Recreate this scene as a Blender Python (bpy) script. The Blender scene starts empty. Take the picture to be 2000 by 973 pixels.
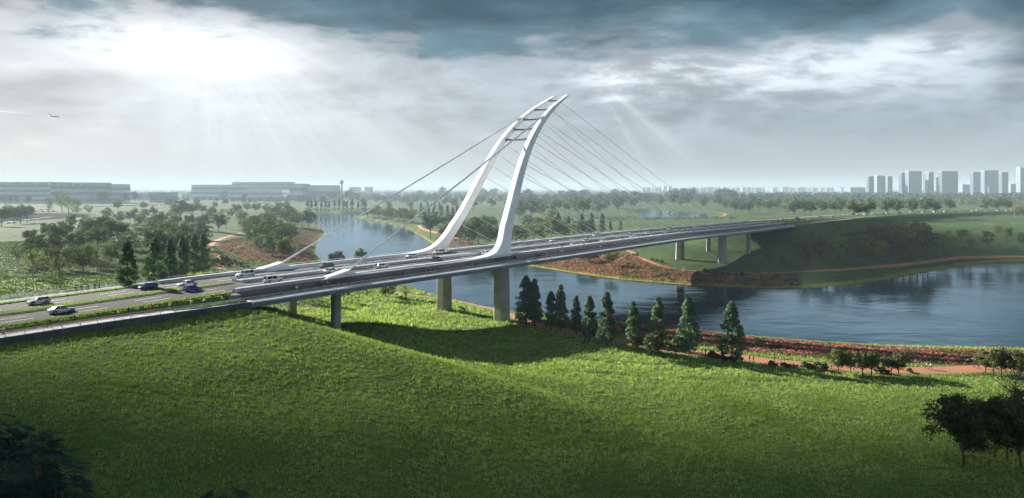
import bpy, bmesh, math, random
import numpy as np
from mathutils import Vector, Matrix
random.seed(7); RNG = np.random.default_rng(11)
sc = bpy.context.scene
COL = sc.collection

# ------------------------------------------------------------ camera
F, CU, HV, H = 1400.0, 1000.0, 368.0, 47.0        # focal length, horizon and eye height used to survey the site
cam_d = bpy.data.cameras.new('camera'); cam = bpy.data.objects.new('camera', cam_d); COL.objects.link(cam)
cam.location = (0, 0, H); cam.rotation_euler = (math.radians(90), 0, 0)
cam_d.sensor_width = 36; cam_d.lens = 36 * F / 2000; cam_d.shift_y = -(486.5 - HV) / 2000
cam_d.clip_start = 1; cam_d.clip_end = 60000
sc.camera = cam

# ------------------------------------------------------------ light and sky
SUN_AZ, SUN_EL = math.radians(-54), math.radians(23)        # azimuth from +Y towards +X
sd = Vector((math.sin(SUN_AZ) * math.cos(SUN_EL), math.cos(SUN_AZ) * math.cos(SUN_EL), math.sin(SUN_EL)))
sl = bpy.data.lights.new('sun', 'SUN'); sun = bpy.data.objects.new('sun', sl); COL.objects.link(sun)
sl.energy = 5.0; sl.angle = math.radians(0.6); sl.color = (1.0, 0.93, 0.82)
sun.rotation_euler = sd.to_track_quat('Z', 'Y').to_euler(); sun.location = (-300, 200, 300)
sc.view_settings.view_transform = 'Standard'; sc.view_settings.look = 'None'
sc.view_settings.exposure = 2.0; sc.view_settings.gamma = 1
sc.render.engine = 'CYCLES'
cy = sc.cycles
cy.use_denoising = True
try: cy.denoiser = 'OPENIMAGEDENOISE'
except Exception: pass
cy.max_bounces = 6; cy.diffuse_bounces = 2; cy.glossy_bounces = 3; cy.transmission_bounces = 4
cy.transparent_max_bounces = 12; cy.volume_bounces = 0; cy.use_adaptive_sampling = True; cy.adaptive_threshold = 0.02
cy.caustics_reflective = False; cy.caustics_refractive = False

class NT:
    """small helper for building node trees"""
    def __init__(s, tree): s.t = tree; s.n = tree.nodes; s.l = tree.links
    def new(s, k, **kw):
        n = s.n.new(k)
        for a, b in kw.items(): setattr(n, a, b)
        return n
    def set(s, sock, v):
        if v is None: return
        if isinstance(v, bpy.types.NodeSocket): s.l.new(v, sock)
        else:
            if isinstance(v, (tuple, list)) and len(v) == 3 and sock.type == 'RGBA': v = (*v, 1)
            sock.default_value = v
    def math(s, op, a, b=None, c=None, clamp=False):
        n = s.new('ShaderNodeMath', operation=op, use_clamp=clamp)
        for i, v in enumerate((a, b, c)): s.set(n.inputs[i], v) if v is not None else None
        return n.outputs[0]
    def mix(s, f, a, b, mode='MIX'):
        n = s.new('ShaderNodeMix', data_type='RGBA', blend_type=mode)
        s.set(n.inputs['Factor'], f); s.set(n.inputs[6], a); s.set(n.inputs[7], b); return n.outputs[2]
    def noise(s, vec, scale, detail=3, rough=.5, dist=0.0, dim='3D'):
        n = s.new('ShaderNodeTexNoise', noise_dimensions=dim)
        s.set(n.inputs['Vector'], vec); n.inputs['Scale'].default_value = scale; n.inputs['Detail'].default_value = detail
        n.inputs['Roughness'].default_value = rough; n.inputs['Distortion'].default_value = dist
        return n.outputs['Fac']
    def ramp(s, f, pts, interp='LINEAR'):
        n = s.new('ShaderNodeValToRGB'); r = n.color_ramp; r.interpolation = interp
        while len(r.elements) < len(pts): r.elements.new(.5)
        for e, (p, c) in zip(r.elements, pts):
            e.position = p; e.color = (c, c, c, 1) if not isinstance(c, (tuple, list)) else (*c, 1)
        s.set(n.inputs[0], f); return n.outputs[0]
    def sstep(s, x, a, b, lo=0.0, hi=1.0):
        n = s.new('ShaderNodeMapRange', interpolation_type='SMOOTHSTEP')
        for k, v in zip(('Value', 'From Min', 'From Max', 'To Min', 'To Max'), (x, a, b, lo, hi)): s.set(n.inputs[k], v)
        return n.outputs[0]

world = bpy.data.worlds.new('World'); sc.world = world; world.use_nodes = True
def build_sky():
    w = NT(world.node_tree); w.n.clear()
    tc = w.new('ShaderNodeTexCoord'); D = tc.outputs['Generated']
    sep = w.new('ShaderNodeSeparateXYZ'); w.set(sep.inputs[0], D); x, y, z = sep.outputs
    az = w.math('ARCTAN2', x, y)                                     # radians, 0 = +Y
    el = w.math('ARCSINE', z)
    # cloud-deck coordinates: where the view direction meets a high, slightly curved layer
    inv = w.math('DIVIDE', 1.0, w.math('ADD', w.math('ABSOLUTE', z), 0.16))
    cmb = w.new('ShaderNodeCombineXYZ'); w.set(cmb.inputs[0], w.math('MULTIPLY', x, inv)); w.set(cmb.inputs[1], w.math('MULTIPLY', y, inv))
    mp = w.new('ShaderNodeMapping'); w.set(mp.inputs['Vector'], cmb.outputs[0]); mp.inputs['Rotation'].default_value = (0, 0, .35); mp.inputs['Scale'].default_value = (1, 1.25, 1)
    P = mp.outputs[0]
    cm2 = w.new('ShaderNodeCombineXYZ'); w.set(cm2.inputs[0], az); w.set(cm2.inputs[1], w.math('MULTIPLY', el, 2.2)); Q = cm2.outputs[0]
    n1 = w.noise(P, 1.5, 7, .56, .4); n2 = w.noise(P, 4.5, 6, .6, .3); n3 = w.noise(Q, 4.6, 8, .60, .6)
    nn = w.math('ADD', w.math('MULTIPLY', w.math('SUBTRACT', n1, .5), .16), w.math('MULTIPLY', w.math('SUBTRACT', n2, .5), .09))
    n3c = w.math('SUBTRACT', n3, .5)
    # lower edge of the heavy dark cloud bank, elevation against azimuth
    a01 = w.math('ADD', w.math('MULTIPLY', az, .7143), .5)           # az -0.7..0.7 -> 0..1
    def A(u): return .5 + .7143 * math.atan((u - CU) / F)
    def E(u, v): return math.atan((HV - v) / math.hypot(F, u - CU))
    edge = [(0, 12), (250, 34), (450, 42), (620, 74), (800, 108), (1000, 126), (1180, 108), (1330, 74), (1450, 96), (1600, 106), (1750, 62), (1880, 52), (2000, 120)]
    b = w.ramp(a01, [(A(u), E(u, v)) for u, v in edge])
    over = w.math('ADD', w.math('SUBTRACT', el, b), nn)
    over = w.math('ADD', over, w.math('MULTIPLY', n3c, .12))
    dark = w.sstep(over, -.022, .022)
    # glow where the sun is behind thin cloud
    def blob(u, v, ra, re, amp, wob=.25):
        da = w.math('DIVIDE', w.math('SUBTRACT', az, math.atan((u - CU) / F)), ra)
        de = w.math('DIVIDE', w.math('SUBTRACT', el, E(u, v)), re)
        d2 = w.math('ADD', w.math('MULTIPLY', da, da), w.math('MULTIPLY', de, de))
        d2 = w.math('ADD', d2, w.math('MULTIPLY', n3c, wob * 4))
        return w.math('MULTIPLY', w.math('EXPONENT', w.math('MULTIPLY', d2, -1.0)), amp)
    g1 = blob(430, 130, .18, .050, .16, .6); g2 = blob(375, 95, .125, .034, .62, .8); g3 = blob(470, 230, .30, .08, .07, .15)
    glow = w.math('ADD', w.math('ADD', g1, g2), g3)
    # bright torn streaks on the other side
    st = w.math('ADD', blob(1430, 130, .17, .024, .34, .9), blob(1780, 96, .15, .026, .40, .9))
    st = w.math('ADD', st, blob(1190, 148, .045, .014, .5, .35)); st = w.math('ADD', st, blob(1190, 193, .04, .006, .3, .25))
    st = w.math('ADD', st, blob(1600, 165, .22, .02, .25, .6))
    hor = w.sstep(el, 0.0, .09)
    lr = w.sstep(az, -.55, .5)
    base = w.mix(lr, (.62, .68, .73), (.44, .52, .60))
    hz = w.mix(lr, (.62, .64, .675), (.45, .48, .53))
    base = w.mix(hor, hz, base)
    varr = w.math('ADD', .62, w.math('MULTIPLY', w.sstep(n3, .28, .72), .62)); varr = w.math('ADD', varr, w.math('MULTIPLY', w.math('SUBTRACT', n2, .5), .55))
    varr = w.math('ADD', w.math('MULTIPLY', w.math('SUBTRACT', varr, 1.0), w.sstep(el, .01, .12)), 1.0)
    cm = w.new('ShaderNodeVectorMath', operation='SCALE'); w.set(cm.inputs[0], base); w.set(cm.inputs['Scale'], varr); base = cm.outputs[0]
    # fans of light under the gaps in the cloud
    def rays(u, v, k, lo, hi, reach, amp, seed):
        da = w.math('SUBTRACT', az, math.atan((u - CU) / F)); de = w.math('SUBTRACT', el, E(u, v))
        ang = w.math('ARCTAN2', de, da); r = w.math('SQRT', w.math('ADD', w.math('MULTIPLY', da, da), w.math('MULTIPLY', de, de)))
        c = w.new('ShaderNodeCombineXYZ'); w.set(c.inputs[0], w.math('MULTIPLY', ang, k)); c.inputs[1].default_value = seed
        n = w.noise(c.outputs[0], 1.0, 3, .6); n = w.sstep(n, .35, .75)
        m = w.math('MULTIPLY', w.sstep(ang, lo, lo + .35), w.math('SUBTRACT', 1.0, w.sstep(ang, hi - .35, hi)))
        f = w.math('MULTIPLY', w.math('SUBTRACT', 1.0, w.sstep(r, .04, reach)), w.sstep(r, .01, .08))
        return w.math('MULTIPLY', w.math('MULTIPLY', n, m), w.math('MULTIPLY', f, amp))
    ry = w.math('ADD', rays(400, 10, 7, -1.9, -.12, .70, .15, 3.1), rays(1160, 150, 6, -1.3, -.45, .24, .30, 8.4))
    st = w.math('MULTIPLY', st, w.sstep(w.math('ADD', n3, w.math('MULTIPLY', w.math('SUBTRACT', n2, .5), .8)), .34, .62, .25, 1.25))
    tot = w.math('ADD', w.math('ADD', glow, st), ry)
    cm = w.new('ShaderNodeVectorMath', operation='SCALE'); cm.inputs[0].default_value = (.97, .99, 1.0); w.set(cm.inputs['Scale'], tot)
    lit = w.mix(1.0, base, cm.outputs[0], 'ADD')
    dk = w.mix(w.sstep(over, .0, .09), (.15, .25, .31), (.052, .112, .160))
    dkv = w.math('ADD', .45, w.math('MULTIPLY', w.sstep(n3, .25, .75), 1.1)); cm = w.new('ShaderNodeVectorMath', operation='SCALE'); w.set(cm.inputs[0], dk); w.set(cm.inputs['Scale'], dkv); dk = cm.outputs[0]
    high = w.sstep(el, .28, .6)
    dk = w.mix(high, dk, (.05, .075, .105))
    dark2 = w.math('MULTIPLY', dark, w.math('SUBTRACT', 1.0, w.math('MULTIPLY', w.math('MINIMUM', st, 1.0), w.math('SUBTRACT', 1.0, high)), clamp=True))
    cloud = w.mix(dark2, lit, dk)
    # unseen sky behind the camera, brightened to fill the pylon's shaded face
    back = w.math('MULTIPLY', w.sstep(y, .35, -.3), .85)
    cloud = w.mix(back, cloud, (.38, .47, .58))
    sky = w.new('ShaderNodeTexSky', sky_type='NISHITA'); sky.sun_disc = False; sky.sun_elevation = SUN_EL; sky.sun_rotation = SUN_AZ
    sky.air_density = 1.2; sky.dust_density = 1.5
    cm = w.new('ShaderNodeVectorMath', operation='SCALE'); w.set(cm.inputs[0], cloud); cm.inputs['Scale'].default_value = 2.65
    gap = w.sstep(n1, .40, .22)                                      # a little clear sky shows through the thinnest cloud
    cm3 = w.new('ShaderNodeVectorMath', operation='SCALE'); w.set(cm3.inputs[0], sky.outputs[0]); cm3.inputs['Scale'].default_value = .26
    fin = w.mix(w.math('ADD', .92, w.math('MULTIPLY', gap, -.25)), cm3.outputs[0], cm.outputs[0])
    bg = w.new('ShaderNodeBackground'); w.set(bg.inputs[0], fin); bg.inputs[1].default_value = 0.1
    out = w.new('ShaderNodeOutputWorld'); w.l.new(bg.outputs[0], out.inputs[0])
build_sky()

# ------------------------------------------------------------ helpers
def tag(o, label=None, cat=None, group=None, kind=None):
    if label: o['label'] = label
    if cat: o['category'] = cat
    if group: o['group'] = group
    if kind: o['kind'] = kind
    return o
def empty(name, loc=(0, 0, 0), rz=0.0, s=1.0):
    o = bpy.data.objects.new(name, None); COL.objects.link(o); o.location = loc; o.rotation_euler = (0, 0, rz); o.scale = (s, s, s)
    o.empty_display_size = .3; return o
class MB:
    """collects vertices and faces, then links them as one mesh object"""
    def __init__(s): s.v = []; s.f = []; s.mi = []
    def add(s, vs, fs, m=0):
        b = len(s.v); s.v += [tuple(float(c) for c in p) for p in vs]; s.f += [tuple(i + b for i in f) for f in fs]; s.mi += [m] * len(fs)
    def box(s, x0, x1, y0, y1, z0, z1, m=0):
        s.add([(x0,y0,z0),(x1,y0,z0),(x1,y1,z0),(x0,y1,z0),(x0,y0,z1),(x1,y0,z1),(x1,y1,z1),(x0,y1,z1)],
              [(0,3,2,1),(4,5,6,7),(0,1,5,4),(1,2,6,5),(2,3,7,6),(3,0,4,7)], m)
    def tube(s, pts, rad, n=6, cap=True, m=0):
        pts = [Vector(p) for p in pts]; rad = rad if isinstance(rad, (list, tuple)) else [rad] * len(pts); vs = []; fs = []
        for i, p in enumerate(pts):
            d = (pts[min(i + 1, len(pts) - 1)] - pts[max(i - 1, 0)]).normalized()
            a = d.orthogonal().normalized() if i == 0 else (a - d * a.dot(d)).normalized()
            b = d.cross(a)
            for k in range(n):
                t = 2 * math.pi * k / n; vs.append(p + (a * math.cos(t) + b * math.sin(t)) * rad[i])
        for i in range(len(pts) - 1):
            for k in range(n): k2 = (k + 1) % n; fs.append((i*n+k, i*n+k2, (i+1)*n+k2, (i+1)*n+k))
        if cap: fs += [tuple(range(n))[::-1], tuple((len(pts)-1)*n + k for k in range(n))]
        s.add(vs, fs, m)
    def loft(s, rings, cap=True, closed=True, m=0):
        n = len(rings[0]); vs = [p for r in rings for p in r]; fs = []
        for i in range(len(rings) - 1):
            for k in range(n if closed else n - 1): k2 = (k + 1) % n; fs.append((i*n+k, i*n+k2, (i+1)*n+k2, (i+1)*n+k))
        if cap: fs += [tuple(range(n))[::-1], tuple((len(rings)-1)*n + k for k in range(n))]
        s.add(vs, fs, m)
    def build(s, name, mats, parent=None, smooth=False, weld=False):
        me = bpy.data.meshes.new(name); me.from_pydata(s.v, [], s.f)
        for m in (mats if isinstance(mats, (list, tuple)) else [mats]): me.materials.append(m)
        me.polygons.foreach_set('material_index', s.mi)
        if smooth: me.polygons.foreach_set('use_smooth', [True] * len(me.polygons))
        bm = bmesh.new(); bm.from_mesh(me)
        if weld: bmesh.ops.remove_doubles(bm, verts=bm.verts, dist=1e-4)
        bmesh.ops.recalc_face_normals(bm, faces=bm.faces); bm.to_mesh(me); bm.free(); me.update()
        o = bpy.data.objects.new(name, me); COL.objects.link(o); o.parent = parent; return o
def np_mesh(name, V, Fc, mats, parent=None, attrs=None, smooth=False, mi=None):
    """V (n,3); Fc (m,k) faces with the same corner count"""
    me = bpy.data.meshes.new(name); V = np.asarray(V, np.float32); Fc = np.asarray(Fc, np.int32); k = Fc.shape[1]
    me.vertices.add(len(V)); me.vertices.foreach_set('co', V.ravel())
    me.loops.add(Fc.size); me.loops.foreach_set('vertex_index', Fc.ravel())
    me.polygons.add(len(Fc)); me.polygons.foreach_set('loop_start', np.arange(len(Fc), dtype=np.int32) * k)
    me.polygons.foreach_set('loop_total', np.full(len(Fc), k, np.int32))
    if smooth: me.polygons.foreach_set('use_smooth', np.ones(len(Fc), bool))
    for m in (mats if isinstance(mats, (list, tuple)) else [mats]): me.materials.append(m)
    if mi is not None: me.polygons.foreach_set('material_index', np.asarray(mi, np.int32))
    for an, av in (attrs or {}).items():
        a = me.attributes.new(an, 'FLOAT', 'POINT'); a.data.foreach_set('value', np.asarray(av, np.float32))
    me.update(calc_edges=True); me.validate()
    o = bpy.data.objects.new(name, me); COL.objects.link(o); o.parent = parent; return o
def copy_tree(o, parent=None, keep=True):
    c = o.copy(); COL.objects.link(c); c.parent = parent
    for ch in KIDS.get(o.name, []): copy_tree(ch, c)
    return c
KIDS = {}
def index_kids():
    KIDS.clear()
    for o in COL.objects:
        if o.parent: KIDS.setdefault(o.parent.name, []).append(o)

def mat(name, col, rough=.8, metal=0.0, var=0.0, vscale=1.0, spec=.3, bump=0.0, bscale=5.0, objvar=0.0, trans=0.0, col2=None, coat=0.0, obj=True):
    m = bpy.data.materials.new(name); m.use_nodes = True; t = NT(m.node_tree); bs = t.n['Principled BSDF']; out = t.n['Material Output']
    tc = t.new('ShaderNodeTexCoord'); P = tc.outputs['Object']
    c = col
    if var or col2:
        n = t.noise(P, vscale, 4, .6); f = t.sstep(n, .3, .7)
        c2 = col2 or tuple(min(1, x * (1 + var)) for x in col); c1 = col if col2 else tuple(x * (1 - var) for x in col)
        c = t.mix(f, c1, c2)
    if objvar:
        oi = t.new('ShaderNodeObjectInfo'); hs = t.new('ShaderNodeHueSaturation'); t.set(hs.inputs['Color'], c)
        t.set(hs.inputs['Value'], t.math('ADD', 1 - objvar, t.math('MULTIPLY', oi.outputs['Random'], 2 * objvar)))
        t.set(hs.inputs['Hue'], t.math('ADD', .5 - objvar * .05, t.math('MULTIPLY', t.math('FRACT', t.math('MULTIPLY', oi.outputs['Random'], 7.3)), objvar * .1)))
        c = hs.outputs[0]
    t.set(bs.inputs['Base Color'], c); bs.inputs['Roughness'].default_value = rough; bs.inputs['Metallic'].default_value = metal
    bs.inputs['Specular IOR Level'].default_value = spec; bs.inputs['Coat Weight'].default_value = coat
    if bump:
        bn = t.new('ShaderNodeBump'); t.set(bn.inputs['Height'], t.noise(P, bscale, 4, .6)); bn.inputs['Strength'].default_value = bump; bn.inputs['Distance'].default_value = .1
        t.l.new(bn.outputs[0], bs.inputs['Normal'])
    return m
def leafmat(name, c1, c2, trans=.35, objvar=.25, rough=.6, gloss=.03):
    m = bpy.data.materials.new(name); m.use_nodes = True; t = NT(m.node_tree); t.n.clear()
    g = t.new('ShaderNodeNewGeometry'); oi = t.new('ShaderNodeObjectInfo')
    c = t.mix(t.ramp(g.outputs['Random Per Island'], [(0, 0.0), (.6, .45), (1, 1.0)]), c1, c2)
    hs = t.new('ShaderNodeHueSaturation'); t.set(hs.inputs['Color'], c)
    t.set(hs.inputs['Value'], t.math('ADD', 1 - objvar, t.math('MULTIPLY', oi.outputs['Random'], 2 * objvar)))
    t.set(hs.inputs['Hue'], t.math('ADD', .48, t.math('MULTIPLY', t.math('FRACT', t.math('MULTIPLY', oi.outputs['Random'], 9.7)), .035)))
    c = hs.outputs[0]
    d = t.new('ShaderNodeBsdfDiffuse'); t.set(d.inputs[0], c); tr = t.new('ShaderNodeBsdfTranslucent')
    t.set(tr.inputs[0], t.mix(1.0, c, (1.15, 1.25, .6), 'MULTIPLY'))
    mx = t.new('ShaderNodeMixShader'); mx.inputs[0].default_value = trans; t.l.new(d.outputs[0], mx.inputs[1]); t.l.new(tr.outputs[0], mx.inputs[2])
    gl = t.new('ShaderNodeBsdfGlossy'); gl.inputs['Roughness'].default_value = rough; gl.inputs[0].default_value = (.8, .85, .8, 1)
    m2 = t.new('ShaderNodeMixShader'); m2.inputs[0].default_value = gloss; t.l.new(mx.outputs[0], m2.inputs[1]); t.l.new(gl.outputs[0], m2.inputs[2])
    o = t.new('ShaderNodeOutputMaterial'); t.l.new(m2.outputs[0], o.inputs[0]); return m

M = {}
M['asphalt'] = mat('asphalt', (.030, .032, .035), .85, var=.25, vscale=.15, bump=.2, bscale=8, spec=.2)
M['paint'] = mat('white road paint', (.75, .75, .72), .6, var=.1, vscale=2)
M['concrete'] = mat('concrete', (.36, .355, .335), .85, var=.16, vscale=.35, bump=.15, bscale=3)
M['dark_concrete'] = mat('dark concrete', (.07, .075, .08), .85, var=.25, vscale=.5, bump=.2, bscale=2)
M['white_steel'] = mat('white painted steel', (.86, .88, .90), .38, var=.07, vscale=.12, spec=.5)
M['barrier'] = mat('pale louvred metal', (.30, .34, .39), .5, var=.12, vscale=1.2, spec=.5)
M['girder'] = mat('grey girder steel', (.16, .175, .20), .6, var=.15, vscale=.3)
M['dark_panel'] = mat('dark tinted panel', (.05, .055, .075), .25, spec=.6)
M['rail'] = mat('rail steel', (.45, .47, .49), .4, metal=.3)
M['red_walk'] = mat('red walkway paving', (.30, .075, .05), .8, var=.12, vscale=.8)
M['pale_walk'] = mat('pale walkway paving', (.58, .64, .68), .7, var=.1, vscale=.8)
M['terracotta'] = mat('terracotta path', (.34, .135, .07), .85, var=.22, vscale=.6, bump=.3, bscale=4)
M['grey_path'] = mat('grey path', (.27, .27, .25), .85, var=.12, vscale=.6)
M['cable'] = mat('cable sheath', (.72, .75, .78), .35, metal=.2)
M['strut'] = mat('grey strut steel', (.20, .20, .20), .5)
M['bark'] = mat('bark', (.10, .075, .055), .9, var=.3, vscale=3, bump=.4, bscale=6, objvar=.2)
M['pale_bark'] = mat('pale bark', (.26, .245, .22), .9, var=.3, vscale=3, bump=.4, bscale=6)
M['leaf'] = leafmat('broad leaf', (.030, .055, .014), (.075, .115, .028))
M['leaf_dark'] = leafmat('dark leaf', (.024, .046, .018), (.055, .085, .030))
M['leaf_olive'] = leafmat('olive leaf', (.055, .068, .018), (.125, .135, .035))
M['leaf_yellow'] = leafmat('yellow green leaf', (.10, .135, .022), (.20, .25, .045))
M['leaf_pale'] = leafmat('pale leaf', (.075, .10, .055), (.14, .17, .10))
M['leaf_poplar'] = leafmat('conical leaf', (.048, .095, .050), (.10, .170, .085))
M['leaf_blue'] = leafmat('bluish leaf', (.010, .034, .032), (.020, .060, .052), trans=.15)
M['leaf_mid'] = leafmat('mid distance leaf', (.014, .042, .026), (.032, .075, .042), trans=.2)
M['grass'] = leafmat('grass blade', (.205, .295, .095), (.385, .485, .20), trans=.42, objvar=.0, gloss=.0)
def patchy(m, c, lo, hi, sc_):
    t = NT(m.node_tree); hs = [n for n in t.n if n.type == 'HUE_SAT'][0]; old = hs.outputs[0]; tc = t.new('ShaderNodeTexCoord')
    n = t.noise(tc.outputs['Object'], sc_, 5, .6, .5); x = t.mix(t.sstep(n, lo, hi), old, t.mix(1.0, old, c, 'MULTIPLY'))
    for l in [l for l in t.l if l.from_socket == old and l.to_socket.node not in (x.node,) and not (l.to_node.type == 'MIX' and l.to_node.blend_type == 'MULTIPLY' and l.to_node == x.node)]:
        if l.to_node.type in ('BSDF_DIFFUSE',): t.l.new(x, l.to_socket)
        elif l.to_node.type == 'MIX' and any(k.to_node.type == 'BSDF_TRANSLUCENT' for k in l.to_node.outputs[2].links): t.l.new(x, l.to_socket)
patchy(M['grass'], (.66, .76, .55), .45, .62, .11)
M['field'] = leafmat('field grass blade', (.038, .070, .026), (.085, .130, .044), trans=.28, objvar=.0)
M['shore'] = leafmat('shore grass blade', (.12, .14, .018), (.26, .26, .03), trans=.4, objvar=0)
M['flower'] = leafmat('pink blossom', (.30, .10, .085), (.52, .20, .17), trans=.25, objvar=0)
M['bush'] = leafmat('bed shrub leaf', (.025, .05, .012), (.07, .10, .025), trans=.3, objvar=0)
def glassmat(name, col, alpha, rough=.05):
    m = bpy.data.materials.new(name); m.use_nodes = True; t = NT(m.node_tree); t.n.clear()
    tr = t.new('ShaderNodeBsdfTransparent'); tr.inputs[0].default_value = (*[min(1, .75 + .25 * c) for c in col], 1)
    p = t.new('ShaderNodeBsdfPrincipled'); p.inputs['Base Color'].default_value = (*col, 1); p.inputs['Roughness'].default_value = rough
    mx = t.new('ShaderNodeMixShader'); p.inputs['Specular IOR Level'].default_value = .2; mx.inputs[0].default_value = alpha; t.l.new(tr.outputs[0], mx.inputs[1]); t.l.new(p.outputs[0], mx.inputs[2])
    o = t.new('ShaderNodeOutputMaterial'); t.l.new(mx.outputs[0], o.inputs[0]); return m
M['glass_clear'] = glassmat('railing glass', (.75, .85, .92), .17, .25)
M['car_glass'] = mat('car glass', (.02, .023, .028), .08, spec=.8)
M['tyre'] = mat('tyre', (.02, .02, .02), .8)
M['rim'] = mat('alloy rim', (.32, .33, .35), .35, metal=.6)
M['car_white'] = mat('white car paint', (.60, .61, .62), .25, coat=.6)
M['car_grey'] = mat('grey car paint', (.12, .13, .135), .25, coat=.6, metal=.4)
M['car_blue'] = mat('blue car paint', (.03, .06, .30), .25, coat=.6)
M['car_silver'] = mat('silver car paint', (.38, .40, .42), .3, coat=.5, metal=.5)
M['lamp_clear'] = mat('headlamp lens', (.45, .46, .48), .1)
M['lamp_red'] = mat('tail lamp lens', (.25, .015, .01), .2)
# ------------------------------------------------------------ survey: road line, river, ground heights
RP = np.array([(-250,-58,20.6),(-161,62,21.2),(-101.7,142.4,21.9),(-67.4,188.8,22.9),(0,276.5,23.4),(67,372,23.1),(131,460,21.9),(228,587,20.6),(405,757,20.4),(640,875,20.4),(1100,1010,20.4),(2000,1150,20.4)], float)
def catmull(P, n=60):
    out = []
    for i in range(len(P) - 1):
        p0 = P[max(i-1, 0)]; p1 = P[i]; p2 = P[i+1]; p3 = P[min(i+2, len(P)-1)]
        for k in range(n):
            t = k / n; out.append(.5 * ((2*p1) + (-p0+p2)*t + (2*p0-5*p1+4*p2-p3)*t*t + (-p0+3*p1-3*p2+p3)*t**3))
    out.append(P[-1]); return np.array(out)
RC = catmull(RP); RS = np.r_[0, np.cumsum(np.hypot(*np.diff(RC[:, :2], axis=0).T))]; RS -= np.interp(0, RC[:, 0], RS)
def cen(s):
    p = np.array([np.interp(s, RS, RC[:, k]) for k in range(3)])
    a = np.array([np.interp(s-3, RS, RC[:, k]) for k in range(2)]); b = np.array([np.interp(s+3, RS, RC[:, k]) for k in range(2)])
    t = (b - a) / max(1e-9, np.hypot(*(b - a))); return p, t
def rp(s, d, dz=0.0, z=None):
    """point on the road frame: s metres along, d metres to the river-lawn side"""
    p, t = cen(s); return (p[0] + t[1]*d, p[1] - t[0]*d, p[2] + dz if z is None else z)
def heading(s): t = cen(s)[1]; return math.atan2(t[1], t[0])
def un(u, v, z): Y = F * (H - z) / (v - HV); return ((u - CU) * Y / F, Y)
_ss = np.linspace(-230, 1300, 3061); _cf = [cen(s) for s in _ss]
_cp = np.array([c[0] for c in _cf]); _ct = np.array([c[1] for c in _cf])
def s_at(u, d):
    X = _cp[:, 0] + _ct[:, 1]*d; Y = _cp[:, 1] - _ct[:, 0]*d; ok = Y > 20
    return float(np.interp(u, CU + F * X[ok] / Y[ok], _ss[ok]))
WL = -1.0                                                    # river level
S_NEAR, S_FAR = -127.0, 330.0                                # abutments
def chaikin(p, n=2):
    p = [np.array(q, float) for q in p]
    for _ in range(n):
        o = []
        for i in range(len(p)):
            a, b = p[i], p[(i+1) % len(p)]; o += [a*.75 + b*.25, a*.25 + b*.75]
        p = o
    return np.array(p)
bank = [(2900,700),(2400,690),(2000,681),(1800,677),(1600,668),(1450,656),(1350,644),(1200,630),(1080,620),(960,602),(920,594),(882,584),(854,578),(824,569.5),(790,559),(700,530),(640,517),
        (620,505),(612,493),(614,482),(622,468),(631,457),(630,449),(623,443.5),(610,440),(590,436),(560,430),(560,423),(611,420),(664,416.8),(712,415.9),(760,415.6),(800,418),(770,419.5),(720,421.5),(681,424.4),
        (711,429),(754,436.5),(785,443),(808,452),(831,466),(853,481),(900,496),(960,509),(1030,518),(1100,529.5),(1200,544),(1300,553),(1400,559.5),(1500,562.5),(1560,562.5),(1650,556.5),(1720,547),(1800,531),(1900,515.5),(2000,508.5),(2300,499),(2900,490)]
RIV = chaikin([un(u, v, WL) for u, v in bank], 2)
PL = 5.0
pond = [(1186,406),(1240,408.5),(1300,412),(1360,417),(1387,421),(1383,425),(1300,425.8),(1225,425.3),(1262,421),(1232,412)]
POND = chaikin([un(u, v, PL) for u, v in pond], 2)
def sdist(X, Y, poly):
    """signed distance, negative inside"""
    X = np.asarray(X, float).ravel(); Y = np.asarray(Y, float).ravel(); best = np.full(X.shape, 1e18); ins = np.zeros(X.shape, bool); n = len(poly)
    for i in range(n):
        ax, ay = poly[i]; bx, by = poly[(i+1) % n]; dx, dy = bx-ax, by-ay
        t = np.clip(((X-ax)*dx + (Y-ay)*dy) / max(dx*dx+dy*dy, 1e-9), 0, 1)
        best = np.minimum(best, (X-ax-t*dx)**2 + (Y-ay-t*dy)**2)
        c = ((ay > Y) != (by > Y)); xi = (bx-ax) * (Y-ay) / ((by-ay) if abs(by-ay) > 1e-12 else 1e-12) + ax; ins ^= c & (X < xi)
    return np.where(ins, -1, 1) * np.sqrt(best)
def sm(x, a, b): t = np.clip((x-a)/(b-a), 0, 1); return t*t*(3-2*t)
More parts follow.
